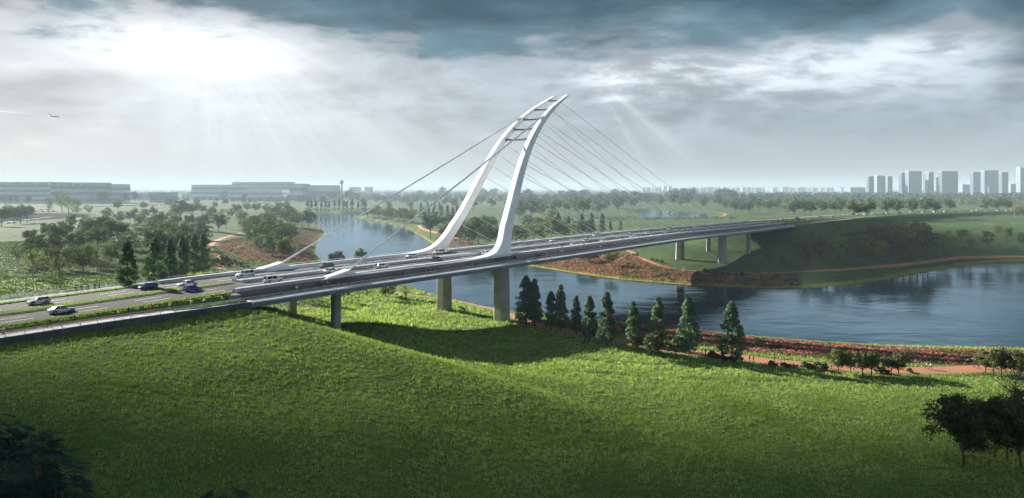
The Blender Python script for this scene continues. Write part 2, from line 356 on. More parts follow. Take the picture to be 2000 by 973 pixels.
ctrl = [(0,664,20),(200,641,20.6),(450,616,20),(0,720,19.8),(0,800,19),(0,973,18),(300,720,18),(300,850,16.5),(300,973,16),(600,660,9.5),(655,652,8),(573,615,9.5),(700,700,8.5),(600,800,12.8),(470,780,15.4),(450,660,18.6),(800,760,8.4),(470,700,17.2),(600,973,12.5),
        (868,598,1.8),(980,628,.7),(820,620,3),(750,575,2.2),(820,590,1.2),(1000,660,1.8),(1000,700,2.8),(1000,800,5.5),(1000,973,9),(1300,705,1.6),(1300,800,4),(1400,973,7),(1600,735,1.2),(1700,800,2.5),
        (1881,911,3.5),(1990,745,1),(2000,973,4.5),(2300,760,1),(2300,973,4),(64,545,18.5),(117,566,18.5),(248,563,19),(397,535,16),(20,480,16),(100,490,14.5),(190,480,12.5),(225,480,12),(330,490,10.5),(300,440,12),
        (0,445,15),(100,410,15),(215,400,15),(300,400,14),(400,395,12),(430,453,5),(450,430,7),(413,530,9),(440,545,10),(411,485,4.5),(430,520,6.5),(480,530,5),(460,462,3.2),(500,510,2.2),(560,500,1.4),(600,460,1.2),
        (590,442,2),(540,420,5),(500,405,8),(640,405,4),(700,400,5),(850,400,6),(760,430,1.5),(830,440,2),(870,450,3),(900,470,2.5),(1000,440,4),(1000,400,6),(1100,480,3),(1150,460,3.5),(1200,440,5),(1300,432,5.5),
        (1230,424,5.2),(1390,423,5.4),(1300,400,6),(1450,425,8),(1450,400,8),(1100,505,2),(1200,520,2),(1250,500,3.5),(1350,520,2.2),(1413,521,.4),(1320,513,1.4),(1374,490,5),(1465,498,3.5),(1480,533,1),(1300,490,4.5),(1560,530,3),
        (1600,500,6),(1700,480,10),(1700,520,4),(1790,515,3),(1870,503,2.5),(1990,500,2),(1800,470,10),(1900,460,11),(1925,440,15),(1996,485,5),(2000,440,14),(2000,420,17),(1750,440,15),(1700,392,15),(1900,392,16),(2200,420,17),
        (2300,490,4),(0,380,12),(500,378,8),(1000,378,6),(1500,378,8),(2000,378,10),(-300,480,16),(-300,700,17),(-300,400,14)]
CP = np.array([(*un(u, v, z), z) for u, v, z in ctrl] + [(x, y, 9) for x, y in ((0,40),(60,30),(0,-60),(150,-50),(-150,-50),(-400,-200),(400,-200),(0,-900),(1500,-900),(-1500,-900))])
def lp(X, Y): r = np.hypot(X, Y) + 25; return np.log(r), np.arctan2(X, Y + 15)
cl, cth = lp(CP[:, 0], CP[:, 1])
def idw(X, Y):
    a, b = lp(X, Y); num = np.zeros(X.shape); den = np.zeros(X.shape)
    for l, t, z in zip(cl, cth, CP[:, 2]):
        dt = np.abs(b - t); dt = np.minimum(dt, 2*np.pi - dt); w = 1.0 / ((a-l)**2 + dt**2 + .010)**2.1
        num += w*z; den += w
    return num / den
def road_sd(X, Y):
    """nearest s and lateral d on the road line"""
    s = np.full(X.shape, 1e9); d = np.full(X.shape, 1e9)
    for i0 in range(0, len(X), 20000):
        x = X[i0:i0+20000]; y = Y[i0:i0+20000]; bx = np.full(x.shape, 1e18); bi = np.zeros(x.shape, int)
        for j in range(0, len(_ss), 6):
            q = (x-_cp[j, 0])**2 + (y-_cp[j, 1])**2; m = q < bx; bx[m] = q[m]; bi[m] = j
        rx = x-_cp[bi, 0]; ry = y-_cp[bi, 1]
        s[i0:i0+20000] = _ss[bi] + rx*_ct[bi, 0] + ry*_ct[bi, 1]; d[i0:i0+20000] = rx*_ct[bi, 1] - ry*_ct[bi, 0]
    return s, d
def raw_height(X, Y):
    X = np.asarray(X, float).ravel(); Y = np.asarray(Y, float).ravel()
    h = idw(X, Y)
    h += .35*np.sin(X*.045+1.3)*np.cos(Y*.038) * sm(np.hypot(X, Y), 60, 200)
    r = sdist(X, Y, RIV); h = np.where(r > 0, WL + .12 + (h-WL-.12)*sm(r, -6, 26), np.maximum(WL - 2.2, WL + .12 + r*.3))
    p = sdist(X, Y, POND); h = np.where(p > 0, PL + .1 + (h-PL-.1)*sm(p, 0, 60), np.maximum(PL - 2, PL + .1 + p*.2)) if True else h
    near = (np.hypot(X-300, Y-450) < 1500)
    s = np.full(X.shape, 1e9); d = np.full(X.shape, 1e9); s[near], d[near] = road_sd(X[near], Y[near])
    rz = np.interp(s, RS, RC[:, 2]) - .95
    ext = np.where(s < 0, np.maximum(s - S_NEAR, 0), np.maximum(S_FAR - s, 0))
    wall = np.where((d > 0), np.where(s < 0, .9 + .9*sm(s, -175, -125), 0.6), .3)
    de = np.maximum(np.abs(d) - 23.4, 0)
    emb = rz - wall*sm(np.abs(d), 21.8, 23.4) - np.hypot(np.where((s < 0) & (d > 0), .14, .36)*de, .42*ext)
    h = np.where(near & (emb > h), emb, h)
    flat = near & (ext <= 0) & (np.abs(d) < 22.6) & (s > -230) & (s < 1290); h = np.where(flat, np.minimum(h, rz - wall*sm(np.abs(d), 21.8, 23.4)), h)
    side = near & (ext <= 0) & (s < 0) & (d >= 22.6) & (d < 60); h = np.where(side, np.minimum(h, rz - wall + .0*de), h)
    cap = near & (ext > 0) & (np.abs(d) < 24); h = np.where(cap, np.minimum(h, rz - 3.4), h)
    return h
def axis(lo, hi, step, far, n, far2=None):
    a = np.arange(lo, hi + step/2, step); g = np.geomspace(step, far, n); g = np.cumsum(g / g.sum() * far) ; return a, g
xa = np.arange(-240, 421, 2.0); gx = np.cumsum(np.geomspace(2.4, 1300, 60)); gy = np.cumsum(np.geomspace(2.4, 1500, 62)); gb = np.cumsum(np.geomspace(2.4, 700, 34))
xs = np.r_[(-240 - gx)[::-1], xa, 420 + gx]; ya = np.arange(40, 681, 2.0); ys = np.r_[(40 - gb)[::-1], ya, 680 + gy]
GX, GY = np.meshgrid(xs, ys); HT = raw_height(GX, GY).reshape(GX.shape)
def ground(x, y):
    x = np.asarray(x, float); y = np.asarray(y, float)
    i = np.clip(np.searchsorted(xs, x) - 1, 0, len(xs)-2); j = np.clip(np.searchsorted(ys, y) - 1, 0, len(ys)-2)
    tx = (x - xs[i])/(xs[i+1]-xs[i]); ty = (y - ys[j])/(ys[j+1]-ys[j])
    return (HT[j, i]*(1-tx)+HT[j, i+1]*tx)*(1-ty) + (HT[j+1, i]*(1-tx)+HT[j+1, i+1]*tx)*ty
def gz(x, y): return float(ground(x, y))
_Yr = np.geomspace(60, 9000, 1400)
def hit(u, v):
    """where the line of sight through a surveyed direction first meets the ground"""
    X = (u-CU)/F*_Yr; Z = H - (v-HV)/F*_Yr; below = Z <= ground(X, _Yr); k = int(np.argmax(below)) if below.any() else len(_Yr)-1
    if k == 0: return X[0], _Yr[0], gz(X[0], _Yr[0])
    lo, hi = _Yr[k-1], _Yr[k]
    for _ in range(20):
        m = (lo+hi)/2
        if H - (v-HV)/F*m <= gz((u-CU)/F*m, m): hi = m
        else: lo = m
    return (u-CU)/F*hi, hi, gz((u-CU)/F*hi, hi)

# ground cover masks
RD = sdist(GX, GY, RIV).reshape(GX.shape)
def polymask(uv, z, soft=3.0):
    P = chaikin([un(u, v, z) for u, v in uv], 1); return P
BEDS = {'south': [(1040,622),(1200,630),(1350,645),(1450,656),(1600,668),(1800,676),(2050,682),(2300,690),(2300,722),(2000,716),(1800,712),(1700,708),(1600,701),(1500,694),(1420,688),(1330,678),(1200,655),(1040,640)],
        'north': [(1035,507),(1120,497),(1170,494),(1215,500),(1250,510),(1300,527),(1360,535),(1450,541),(1560,541),(1560,556),(1500,558),(1400,555),(1300,549),(1200,540),(1100,525),(1035,514)],
        'west': [(424,490),(440,476),(470,468),(520,455),(560,447),(605,444.5),(622,448),(627,455),(619,468),(611,482),(608,493),(613,504),(622,513),(600,520),(560,524),(520,526),(490,522),(460,508),(436,498)],
        'east': [(845,466),(870,460),(905,470),(930,480),(900,488),(866,480)]}
BP = {k: chaikin([un(u, v, 1.0 if k != 'west' else 2.0) for u, v in q], 1) for k, q in BEDS.items()}
FL = np.zeros(GX.shape)
for k, q in BP.items(): FL = np.maximum(FL, 1 - sm(sdist(GX, GY, q), -1.5, 1.5).reshape(GX.shape))
_w = 1.1*np.sin(GX*.21+np.sin(GY*.13)*2) + .8*np.sin(GY*.33+1.1)
SH = (1 - sm(RD + _w, 1.8, 3.2)) * (RD > -3)
SH[:, :] *= np.where((GX > -40) & (GY < 330) & (GX < 135), .0, 1)     # the lawn-side bank is planted, not reedy
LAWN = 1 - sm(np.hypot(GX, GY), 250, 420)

def ground_mat():
    m = bpy.data.materials.new('meadow ground'); m.use_nodes = True; t = NT(m.node_tree); bs = t.n['Principled BSDF']
    tc = t.new('ShaderNodeTexCoord'); P = tc.outputs['Object']
    def at(n): a = t.new('ShaderNodeAttribute', attribute_name=n); return a.outputs['Fac']
    big = t.noise(P, .012, 4, .6); mid = t.noise(P, .09, 4, .65); fine = t.noise(P, 1.1, 4, .7); vf = t.noise(P, 4.0, 3, .7)
    mp = t.new('ShaderNodeMapping'); t.set(mp.inputs['Vector'], P); mp.inputs['Scale'].default_value = (.5, 1.3, 1); row = t.noise(mp.outputs[0], .35, 4, .65)
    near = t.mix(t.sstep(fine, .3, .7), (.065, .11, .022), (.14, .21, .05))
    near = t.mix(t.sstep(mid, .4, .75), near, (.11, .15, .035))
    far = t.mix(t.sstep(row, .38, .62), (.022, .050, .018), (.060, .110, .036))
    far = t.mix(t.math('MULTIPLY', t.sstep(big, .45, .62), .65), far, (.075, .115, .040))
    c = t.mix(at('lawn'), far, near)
    c = t.mix(t.sstep(vf, .25, .75), t.mix(1.0, c, (.75, .75, .7), 'MULTIPLY'), c)
    bed = t.mix(t.sstep(fine, .4, .6), (.035, .045, .018), (.09, .045, .032))
    c = t.mix(at('bed'), c, bed); c = t.mix(at('shore'), c, t.mix(fine, (.12, .14, .02), (.23, .23, .03)))
    t.set(bs.inputs['Base Color'], c); bs.inputs['Roughness'].default_value = .95; bs.inputs['Specular IOR Level'].default_value = .1
    bn = t.new('ShaderNodeBump'); t.set(bn.inputs['Height'], t.math('ADD', t.math('MULTIPLY', fine, .6), row)); bn.inputs['Strength'].default_value = .9; bn.inputs['Distance'].default_value = .7
    t.l.new(bn.outputs[0], bs.inputs['Normal']); return m
ny, nx = GX.shape; idx = np.arange(ny*nx).reshape(ny, nx)
Q = np.stack([idx[:-1, :-1], idx[:-1, 1:], idx[1:, 1:], idx[1:, :-1]], -1).reshape(-1, 4)
g = np_mesh('ground', np.stack([GX, GY, HT], -1).reshape(-1, 3), Q, ground_mat(), attrs={'bed': FL.ravel(), 'shore': SH.ravel(), 'lawn': LAWN.ravel()}, smooth=True)
tag(g, kind='structure')

def water_mat(name, deep, bump, scale):
    m = bpy.data.materials.new(name); m.use_nodes = True; t = NT(m.node_tree); bs = t.n['Principled BSDF']
    tc = t.new('ShaderNodeTexCoord'); P = tc.outputs['Object']
    t.n.remove(bs); out = t.n['Material Output']; df = t.new('ShaderNodeBsdfDiffuse'); df.inputs[0].default_value = (*deep, 1); gs = t.new('ShaderNodeBsdfGlossy'); gs.inputs[0].default_value = (.55, .69, .80, 1); gs.inputs['Roughness'].default_value = .06
    mp = t.new('ShaderNodeMapping'); t.set(mp.inputs['Vector'], P); mp.inputs['Rotation'].default_value = (0, 0, .25); mp.inputs['Scale'].default_value = (.45, 1.0, 1)
    n1 = t.noise(mp.outputs[0], scale, 5, .55, .6); n2 = t.noise(mp.outputs[0], scale*.16, 3, .5, .4)
    bn = t.new('ShaderNodeBump'); t.set(bn.inputs['Height'], t.math('ADD', t.math('MULTIPLY', n1, t.sstep(n2, .3, .7, .35, 1.0)), t.math('MULTIPLY', n2, 1.5)))
    bn.inputs['Strength'].default_value = bump; bn.inputs['Distance'].default_value = .5; fr = t.new('ShaderNodeFresnel'); fr.inputs[0].default_value = 1.33
    mx = t.new('ShaderNodeMixShader'); t.set(mx.inputs[0], t.math('ADD', .06, t.math('MULTIPLY', fr.outputs[0], .94), clamp=True)); t.l.new(df.outputs[0], mx.inputs[1]); t.l.new(gs.outputs[0], mx.inputs[2]); t.l.new(mx.outputs[0], out.inputs[0])
    for n in (df, gs, fr): t.l.new(bn.outputs[0], n.inputs['Normal'])
    return m
def sheet(name, poly, z, m, grow=0.0):
    c = poly.mean(0); me = bpy.data.meshes.new(name); bm = bmesh.new()
    x0, y0 = poly.min(0) - 4; x1, y1 = poly.max(0) + 4
    # a rectangle at water level: the banks rise through it and give it its outline
    vs = [bm.verts.new(p) for p in ((x0, y0, z), (x1, y0, z), (x1, y1, z), (x0, y1, z))]; bm.faces.new(vs); bm.to_mesh(me); bm.free(); me.materials.append(m)
    o = bpy.data.objects.new(name, me); COL.objects.link(o); return o
def poly_sheet(name, poly, z, m, grow=2.5):
    """triangulated polygon grown outwards a little so that its rim lies inside the bank"""
    n = len(poly); nrm = np.zeros_like(poly); e = np.roll(poly, -1, 0) - np.roll(poly, 1, 0); e /= np.maximum(np.hypot(*e.T), 1e-6)[:, None]
    area = .5*np.sum(poly[:, 0]*np.roll(poly[:, 1], -1) - np.roll(poly[:, 0], -1)*poly[:, 1]); sg = 1 if area > 0 else -1
    nrm = np.stack([e[:, 1], -e[:, 0]], -1)*sg; q = poly + nrm*grow
    bm = bmesh.new(); vs = [bm.verts.new((a, b, z)) for a, b in q]; f = bm.faces.new(vs); bmesh.ops.triangulate(bm, faces=[f], ngon_method='EAR_CLIP')
    for f in bm.faces:
        if f.normal.z < 0: f.normal_flip()
    me = bpy.data.meshes.new(name); bm.to_mesh(me); bm.free(); me.materials.append(m); o = bpy.data.objects.new(name, me); COL.objects.link(o); return o
tag(poly_sheet('river_water', RIV, WL, water_mat('river water', (.012, .030, .042), .22, .35), .6), kind='structure')
tag(poly_sheet('pond_water', POND, PL, water_mat('pond water', (.02, .03, .035), .25, .25), .6), kind='structure')

# ------------------------------------------------------------ roads and paths
def srange(s0, s1, step=4.0): n = max(2, int(round((s1-s0)/step)) + 1); return np.linspace(s0, s1, n)
def section(name, s0, s1, prof, m, parent=None, closed=True, step=4.0, base=None, smooth=False, mb=None):
    """sweep a (d, dz) profile along the road line; prof may be a function of s"""
    rings = []
    for s in srange(s0, s1, step):
        pf = prof(s) if callable(prof) else prof; rings.append([Vector(rp(s, d, dz)) - Vector(base or (0, 0, 0)) for d, dz in pf])
    own = mb is None; mb = mb or MB(); mb.loft(rings, cap=closed, closed=closed)
    if own:
        o = mb.build(name, m, parent, smooth); 
        return o
R0, R1 = -228, 1280
tag(section('road', R0, R1, [(-13.6, 0), (-13.6, -.25), (13.6, -.25), (13.6, 0)], M['asphalt'], step=6), kind='structure')
mb = MB()
for side in (-1, 1):
    for d in (6.15, 9.85):
        s = -226
        while s < 700:
            if s < 520 or d > 0: mb.loft([[Vector(rp(q, side*d - .11, .006)), Vector(rp(q, side*d + .11, .006))] for q in (s, s+3, s+6)], cap=False, closed=False)
            s += 13.5 if s < 330 else 12
    for d in (2.75, 13.25):
        if d > 13 or True: mb.loft([[Vector(rp(q, side*d - .07, .006)), Vector(rp(q, side*d + .07, .006))] for q in srange(R0+2, 900, 5)], cap=False, closed=False)
tag(mb.build('lane_markings', M['paint']), kind='structure')
# grass median on both approaches, with dark kerbs
for a, b in ((R0, -118), (332, R1)):
    tag(section('median_kerb', a, b, [(-2.4, .004), (-2.4, .16), (2.4, .16), (2.4, .004)], M['dark_concrete'], step=6), kind='structure')
M['verge'] = mat('verge turf', (.045, .085, .015), .95, col2=(.12, .20, .035), vscale=1.6, bump=.6, bscale=5, spec=.1)
for a, b in ((R0, -118), (332, R1)):
    tag(section('median_grass', a+.5, b-.5, [(-2.1, .164), (-1.6, .34), (1.6, .34), (2.1, .164)], M['verge'], step=6, closed=False), kind='structure')
def woff(s): return -.6 - .9*float(sm(s, -165, -120)) + .9*float(sm(s, 325, 420))
tag(section('lawn_side_verge', R0, S_NEAR-1, lambda s: [(13.6, -.5), (13.6, .16), (14.1, .30), (15.8, .25), (17.7, woff(s)-.05), (17.7, -1.6)], M['verge'], step=4), kind='structure')
tag(section('lawn_side_verge', S_FAR+2, R1, lambda s: [(13.6, -.5), (13.6, .12), (14.1, .25), (16.0, .2), (17.7, woff(s)-.05), (17.7, -1.6)], M['verge'], step=6), kind='structure')
tag(section('field_side_verge', R0, S_NEAR-1, [(-13.6, -.5), (-13.6, .14), (-14, .25), (-15.4, .2), (-15.4, -.9)], M['verge'], step=4), kind='structure')
tag(section('field_side_verge', S_FAR+2, R1, [(-13.6, -.5), (-13.6, .14), (-14, .25), (-17.6, .1), (-17.6, -.9)], M['verge'], step=6), kind='structure')
tag(section('field_side_path', R0, S_NEAR-1, [(-15.4, .06), (-15.4, -.9), (-19.6, -.9), (-19.6, .06)], M['grey_path'], step=4), kind='structure')
def outer(s): return 22.6
tag(section('footway_paving', R0, 470, lambda s: [(19.9, woff(s)+.05), (19.9, woff(s)-.3), (22.6, woff(s)-.3), (22.6, woff(s)+.05)], M['pale_walk'], step=4), kind='structure')
tag(section('cycle_lane', R0, 560, lambda s: [(17.7, woff(s)+.05), (17.7, woff(s)-.3), (19.9, woff(s)-.3), (19.9, woff(s)+.05)], M['red_walk'], step=4), kind='structure')
tag(section('far_footway', S_FAR+2, 700, [(-17.6, .05), (-17.6, -.6), (-21.5, -.6), (-21.5, .05)], M['grey_path'], step=6), kind='structure')
tag(section('far_cycle_lane', S_FAR-10, 620, [(-21.5, .06), (-21.5, -.6), (-23.2, -.6), (-23.2, .06)], M['red_walk'], step=6), kind='structure')
# shoulders that carry the far road down to the meadow
tag(section('road_shoulder', 470, R1, [(17.7, .0), (22.6, -.15), (26, -2.2)], M['verge'], step=6, closed=False), kind='structure')
tag(section('road_shoulder', S_FAR+2, R1, [(-23.2, .0), (-25, -.4), (-28, -2.4)], M['verge'], step=6, closed=False), kind='structure')

def path_ribbon(name, uv, width, m, z=None, dz=.07, n=10):
    pts = [hit(u, v)[:2] if z is None else un(u, v, z) for u, v in uv]; pts = [pts[0]] + pts + [pts[-1]]
    c = []
    for i in range(1, len(pts)-2):
        p0, p1, p2, p3 = [np.array(q) for q in pts[i-1:i+3]]
        L = np.hypot(*(p2-p1)); k = max(3, int(L/2.0)) if L < 600 else 60
        for j in range(k):
            t = j/k; c.append(.5*((2*p1)+(-p0+p2)*t+(2*p0-5*p1+4*p2-p3)*t*t+(-p0+3*p1-3*p2+p3)*t**3))
    c.append(np.array(pts[-1])); c = np.array(c); t = np.gradient(c, axis=0); t /= np.maximum(np.hypot(*t.T), 1e-6)[:, None]; nn = np.stack([t[:, 1], -t[:, 0]], -1)
    w = width if not callable(width) else None; V = []; ks = np.linspace(-1, 1, 5)
    for i, q in enumerate(c):
        ww = (w if w is not None else width(i/len(c)))/2
        for k in ks: p = q + nn[i]*ww*k; V.append((p[0], p[1], gz(*p) + dz + (0 if abs(k) < .9 else -.03)))
    Fc = [(i*5+k, i*5+k+1, (i+1)*5+k+1, (i+1)*5+k) for i in range(len(c)-1) for k in range(4)]
    o = np_mesh(name, V, Fc, m); tag(o, kind='structure')
    for p in o.data.polygons:
        pass
    return c
M['plank'] = None
def plank_mat():
    m = bpy.data.materials.new('terracotta boards'); m.use_nodes = True; t = NT(m.node_tree); bs = t.n['Principled BSDF']; tc = t.new('ShaderNodeTexCoord')
    wv = t.new('ShaderNodeTexWave', wave_type='BANDS', bands_direction='X'); t.l.new(tc.outputs['Object'], wv.inputs['Vector']); wv.inputs['Scale'].default_value = .28; wv.inputs['Distortion'].default_value = .3
    n = t.noise(tc.outputs['Object'], .8, 4, .6)
    c = t.mix(t.sstep(wv.outputs['Fac'], .0, .35), (.13, .05, .03), t.mix(n, (.24, .095, .05), (.38, .17, .09)))
    t.set(bs.inputs['Base Color'], c); bs.inputs['Roughness'].default_value = .85; return m
PATHS = {}
PATHS['south'] = path_ribbon('riverside_path', [(715,553),(745,563),(790,574),(850,582),(900,589),(960,603),(1050,634),(1150,655),(1280,678),(1370,690),(1430,696),(1500,706),(1600,715),(1700,722),(1800,724),(1900,721),(2000,716),(2300,705)], lambda t: 4.0 + 3.2*t, plank_mat())
PATHS['north'] = path_ribbon('promontory_path', [(1170,478),(1225,489),(1250,503),(1290,519),(1340,528),(1410,532),(1480,534),(1560,531),(1640,527),(1720,521),(1800,513),(1870,504),(1940,502),(2010,501),(2300,494)], 3.6, M['terracotta'])
PATHS['west'] = path_ribbon('west_bank_path', [(425,548),(446,546),(466,538)], 6, M['terracotta'])
PATHS['west2'] = path_ribbon('west_bank_path', [(556,538),(510,530),(470,520),(440,508),(418,495),(408,485),(415,476),(436,465),(470,455)], 4.2, M['terracotta'])
PATHS['west3'] = path_ribbon('west_bank_path', [(455,545),(445,530),(425,519),(410,512)], 4.5, M['terracotta'])
PATHS['far'] = path_ribbon('meadow_path', [(1090,440),(1200,436),(1300,432.5),(1400,428),(1480,424),(1530,421)], 2.5, M['terracotta'])
PATHS['far2'] = path_ribbon('meadow_path', [(1360,413),(1400,415),(1416,418),(1412,422),(1395,424)], 5, M['terracotta'])
PATHS['east'] = path_ribbon('east_bank_path', [(818,440),(822,445),(830,449),(850,454),(880,462),(905,470)], 3.5, M['terracotta'])
M['lot'] = mat('car park asphalt', (.07, .072, .075), 1.0, var=.2, vscale=.1, spec=0)
path_ribbon('parking_lot', [(-260,440),(-60,430),(30,423),(100,417)], 120, M['lot'], dz=.3)
path_ribbon('terminal_road', [(-200,462),(0,437.5),(50,430),(100,424)], 9, M['asphalt'], dz=.3)
path_ribbon('terminal_road', [(180,404),(250,401.5),(330,399),(420,396),(560,393)], 16, M['lot'], dz=.3)
# ------------------------------------------------------------ the bridge
BR0 = rp(-24, 0, z=0.0)
bridge = empty('cable_stayed_bridge', BR0)
tag(bridge, 'white cable-stayed road bridge with two curved leaning pylon legs over the river', 'bridge')
def part(o, parent=None):
    o.parent = parent or bridge; o.matrix_parent_inverse = Matrix.Translation(-Vector(BR0)); return o
def sub(o, parent):
    o.parent = parent; o.matrix_parent_inverse = Matrix.Identity(4); return o
SB0, SB1 = S_NEAR, S_FAR
W1 = lambda s: woff(s)
def girder_prof(s):
    w = W1(s); return [(17.5, -.28), (17.5, w-.1), (22.6, w-.32), (22.95, w-.32), (22.95, w-1.25), (14.2, w-2.2), (-14.2, w-2.2), (-22.95, w-1.25), (-22.95, w-.32), (-22.6, w-.32), (-17.5, w-.1), (-17.5, -.28)]
gd = part(section('girder', SB0-2, SB1+2, girder_prof, M['girder']))
# raised louvred median on the bridge
part(section('median_barrier', -116, 328, [(-2.5, .01), (-2.45, .72), (-1.9, .78), (-1.7, .55), (1.7, .55), (1.9, .78), (2.45, .72), (2.5, .01)], M['barrier']))
mb = MB()
for s in np.arange(-114, 326, 2.4):
    mb.loft([[Vector(rp(s+q, d, dz)) for d, dz in ((-1.68, .552), (-1.68, .66), (1.68, .66), (1.68, .552))] for q in (0, .5)])
part(mb.build('median_louvre', M['rail']))
for side, nm in ((1, 'lawn'), (-1, 'field')):
    part(section('side_barrier', SB0+(1 if side > 0 else -2), 326, [(side*13.65, .01), (side*13.75, .62), (side*14.0, .80), (side*15.6, .80), (side*15.75, .01)], M['barrier']))
    mb = MB()
    for q in (.2, .38, .56):
        for s0, s1 in ((SB0+1, 326),):
            mb.loft([[Vector(rp(s, side*d, dz)) for d, dz in ((13.62, q), (13.62, q+.07), (13.66, q+.07), (13.66, q))] for s in srange(s0, s1, 5)])
    for k, d in enumerate((14.1, 14.6, 15.1)):
        mb.loft([[Vector(rp(s, side*dd, dz)) for dd, dz in ((d, .802), (d, .86), (d+.2, .86), (d+.2, .802))] for s in srange(SB0+2, 325, 5)])
    part(mb.build('barrier_rail', M['white_steel']))
    part(section('service_strip', SB0+1, 328, [(side*15.76, .0), (side*15.76, -.26), (side*17.45, -.26), (side*17.45, .0)], M['dark_concrete']))
    part(section('inner_parapet', SB0+1, 326, lambda s: [(side*17.5, W1(s)+.05), (side*17.5, .42), (side*17.62, .42), (side*17.62, W1(s)+.05)], M['dark_panel']))
    mb = MB()
    for s in np.arange(SB0+2, 325, 3.0):
        a = Vector(rp(s, side*17.56, .42)); b = Vector(rp(s, side*17.56, 1.05)); mb.tube([a, b], .035, 4)
    mb.tube([rp(s, side*17.56, 1.06) for s in srange(SB0+2, 325, 6)], .05, 5)
    part(mb.build('inner_railing', M['rail']))
    # outer railing with glass panels
    s0 = -226 if side > 0 else SB0-40
    mb = MB()
    for s in np.arange(s0, 560 if side > 0 else 330, 3.0):
        z = W1(s) if side > 0 or s > SB0 else W1(s)
        mb.box(-1, 1, -1, 1, 0, 0) if False else None
        mb.tube([rp(s, side*22.78, W1(s)-.3), rp(s, side*22.78, W1(s)+1.12)], .05, 4)
    mb.tube([rp(s, side*22.78, W1(s)+1.15) for s in srange(s0, 560 if side > 0 else 330, 6)], .06, 5)
    part(mb.build('outer_railing', M['rail']))
    part(section('railing_glass', s0, 560 if side > 0 else 330, lambda s: [(side*22.84, W1(s)+.12), (side*22.84, W1(s)+1.08)], M['glass_clear'], closed=False))
# the far-side footway deck
part(section('far_side_footway', SB0-2, SB1, lambda s: [(-17.7, W1(s)+.05), (-17.7, W1(s)-.3), (-22.6, W1(s)-.3), (-22.6, W1(s)+.05)], M['pale_walk']))

# pylon legs: one swept solid each, flowing down into the long edge beam and the backstay anchor
LEG = np.array([(23.3,-25,15.25),(25,-24.3,15.0),(30,-21.6,13.0),(36,-17.6,11.4),(42,-13.6,10.3),(48,-9.9,9.3),(54,-6.0,8.5),(60,-1.8,7.7),(66,3.3,7.0),(72,9.8,6.1),(78,18.6,5.0),(82,26.0,4.1),(86.6,36.0,3.1)])
def leg(z): return float(np.interp(z, LEG[:, 0], LEG[:, 1])), float(np.interp(z, LEG[:, 0], LEG[:, 2]))
def smooth_leg():
    zz = np.linspace(23.3, 86.6, 400); a = np.interp(zz, LEG[:, 0], LEG[:, 1]); b = np.interp(zz, LEG[:, 0], LEG[:, 2])
    k = np.ones(37)/37; pad = lambda q: np.r_[2*q[0]-q[1:19][::-1], q, 2*q[-1]-q[-19:-1][::-1]]
    return zz, np.convolve(pad(a), k, 'valid'), np.convolve(pad(b), k, 'valid')
LZ, LA, LD = smooth_leg()
def leg_at(z): return float(np.interp(z, LZ, LA)), float(np.interp(z, LZ, LD))
def uz(u, v, d):
    s = s_at(u, d); p = rp(s, d); return s, H - (v-HV)*p[1]/F
def leg_ring(z, sc, dd, L, R, b, side):
    """chamfered box ring at height z between along-bridge offsets L..R"""
    c = min(.14*b, .2*(R-L)); o = []
    for s, d in ((L, -b/2+c), (L, b/2-c), (L+c, b/2), (R-c, b/2), (R, b/2-c), (R, -b/2+c), (R-c, -b/2), (L+c, -b/2)):
        o.append(rp(s, side*(dd+d), z=z))
    return o
def top_z(s):                                              # road level
    return float(np.interp(s, RS, RC[:, 2]))
